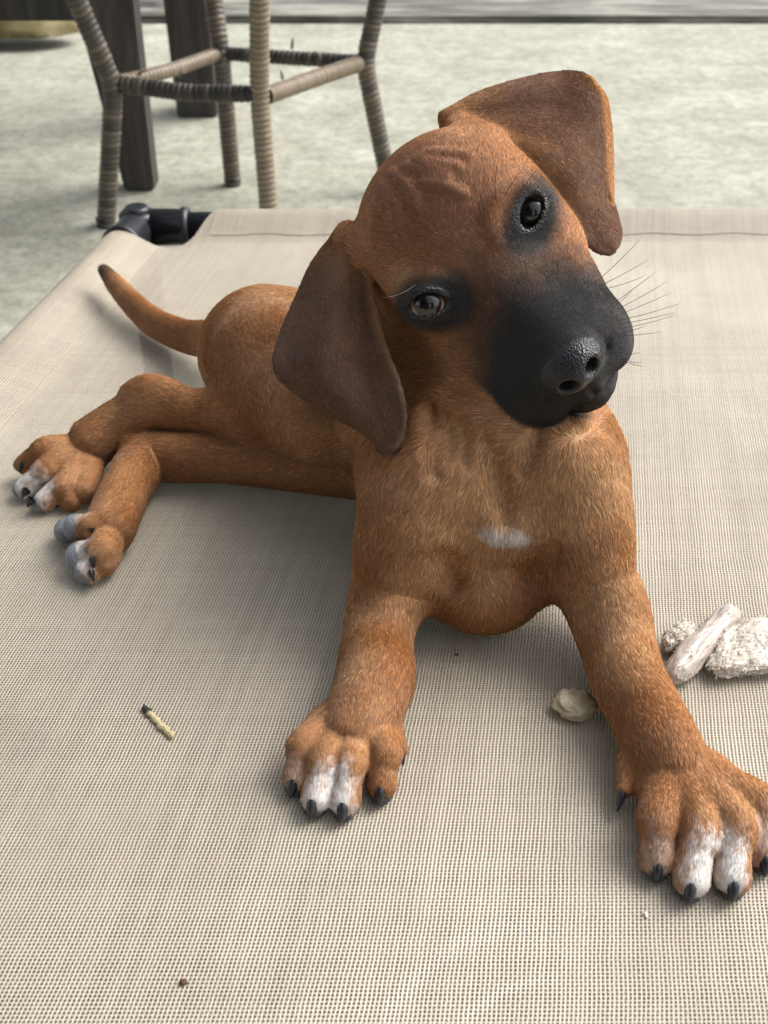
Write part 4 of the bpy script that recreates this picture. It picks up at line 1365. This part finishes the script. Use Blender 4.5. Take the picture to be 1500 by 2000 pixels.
# loose frayed fibres on the slab and scrap are part of those pieces
# twig
m = NT('split_twig')
n_ = m.noise(m.mapping(m.coord('Object'), (300, 40, 300)), 1., 4)
gx = m.new('ShaderNodeSeparateXYZ'); m.l.new(m.coord('Object'), gx.inputs[0])
dk = m.ramp(m.math('MULTIPLY_ADD', gx.outputs[1], 60, .5), (.90, (0, 0, 0)), (.99, (1, 1, 1)))
cc = m.mix(n_, (.62, .55, .33, 1), (.32, .24, .11, 1))
cc = m.mix(dk, cc, (.03, .025, .02, 1))
m.principled(Base_Color=cc, Roughness=.7)
a, b = G(283, 1384, .14), G(337, 1438, .14)
tw = empty  # (plain mesh below)
bm = bmesh.new()
dirv = norm(b - a); L = np.linalg.norm(b - a)
sd = norm(np.cross(A3(0, 0, 1), dirv))
rngt = np.random.default_rng(4)
prev = None
for i in range(13):
    t = i / 12
    r1 = .17 * (1 + .15 * rngt.normal()); off = sd * .025 * rngt.normal() + A3(0, 0, .015 * rngt.normal())
    vs = []
    for j in range(7):
        an = 2 * math.pi * j / 7
        p = a + dirv * (L * t + (.12 * rngt.normal() if i in (0, 12) else 0)) + off + sd * math.cos(an) * r1 * (.85 if j % 2 else 1.1) + A3(0, 0, 1) * math.sin(an) * r1 * .75
        p[2] = max(p[2], .02)
        q = to_world(p) - to_world((a + b) / 2)
        # local frame: y along the twig
        loc = np.array([q @ sd, -(q @ dirv), q[2]])
        vs.append(bm.verts.new(Vector(loc)))
    if prev:
        for j in range(7): bm.faces.new((prev[j], prev[(j + 1) % 7], vs[(j + 1) % 7], vs[j]))
    else: bm.faces.new(vs[::-1])
    prev = vs
bm.faces.new(prev)
bmesh.ops.recalc_face_normals(bm, faces=bm.faces[:])
me = bpy.data.meshes.new('twig'); bm.to_mesh(me); bm.free(); me.materials.append(m.m)
tw = bpy.data.objects.new('twig', me); col.objects.link(tw)
M = Matrix(((sd[0], -dirv[0], 0), (sd[1], -dirv[1], 0), (sd[2], -dirv[2], 1)))
tw.matrix_world = Matrix.Translation(Vector(to_world((a + b) / 2))) @ M.to_4x4()
tag(tw, 'short pale splinter of twig with a dark end on the mesh', 'twig')
# crumbs
m = NT('brown_crumb'); m.principled(Base_Color=(.09, .045, .03, 1), Roughness=.8); CRB = m.m
m = NT('white_crumb'); m.principled(Base_Color=(.8, .78, .72, 1), Roughness=.5); CRW = m.m
for i, (px, py, r, mat, lab) in enumerate(((358, 1918, (.16, .11, .1), CRB, 'brown crumb near the lower left of the mesh bed'),
                            (1262, 1787, (.06, .13, .07), CRW, 'tiny white grain below the right front paw'),
                            (892, 1278, (.11, .07, .06), CRB, 'dark speck on the mesh between the forelegs'))):
    c = G(px, py, r[2] * .8)
    o = lump('crumb', c, r, np.eye(3), mat, .04, 1.5, 0, sub=3, seed=20 + i)
    tag(o, lab, 'crumb')

# far left: mossy stone and a pale post beyond the patio
m = NT('mossy_stone')
nn = m.noise(m.coord('Object'), 14, 5, .6)
m.principled(Base_Color=m.ramp(nn, (.35, (.07, .085, .025)), (.55, (.17, .14, .06)), (.7, (.26, .22, .12))), Roughness=.95)
c = G(30, 92, -17.)
o = lump('mossy_stone', A3(-78, 247, 0) , (14, 7, 5), np.eye(3), m.m, 1.2, 1.6, .3, sub=4, seed=31)
o.location.z = 0.03 - .0
for v_ in o.data.vertices: v_.co.z = v_.co.z * 1.0
o.location = to_world(A3(-78, 247, -15.5))
tag(o, 'low mossy stone at the patio edge on the far left', 'stone')
m = NT('pale_cloth')
m.principled(Base_Color=m.ramp(m.noise(m.mapping(m.coord('Object'), (60, 60, 4)), 1, 3), (.3, (.5, .48, .4)), (.7, (.72, .7, .62))), Roughness=.8)
o = plank('pale_post', [A3(-56, 281, -14.8), A3(-53, 279, -14.8), A3(-51, 284, -14.8), A3(-56, 286, -14.8)], [A3(-60, 281, 60), A3(-49, 279, 60), A3(-47, 285, 60), A3(-58, 287, 60)], m.m, None, np.zeros(3))
tag(o, 'pale painted post seen between the table legs', 'post')
print('script total', _time.time() - _t0)
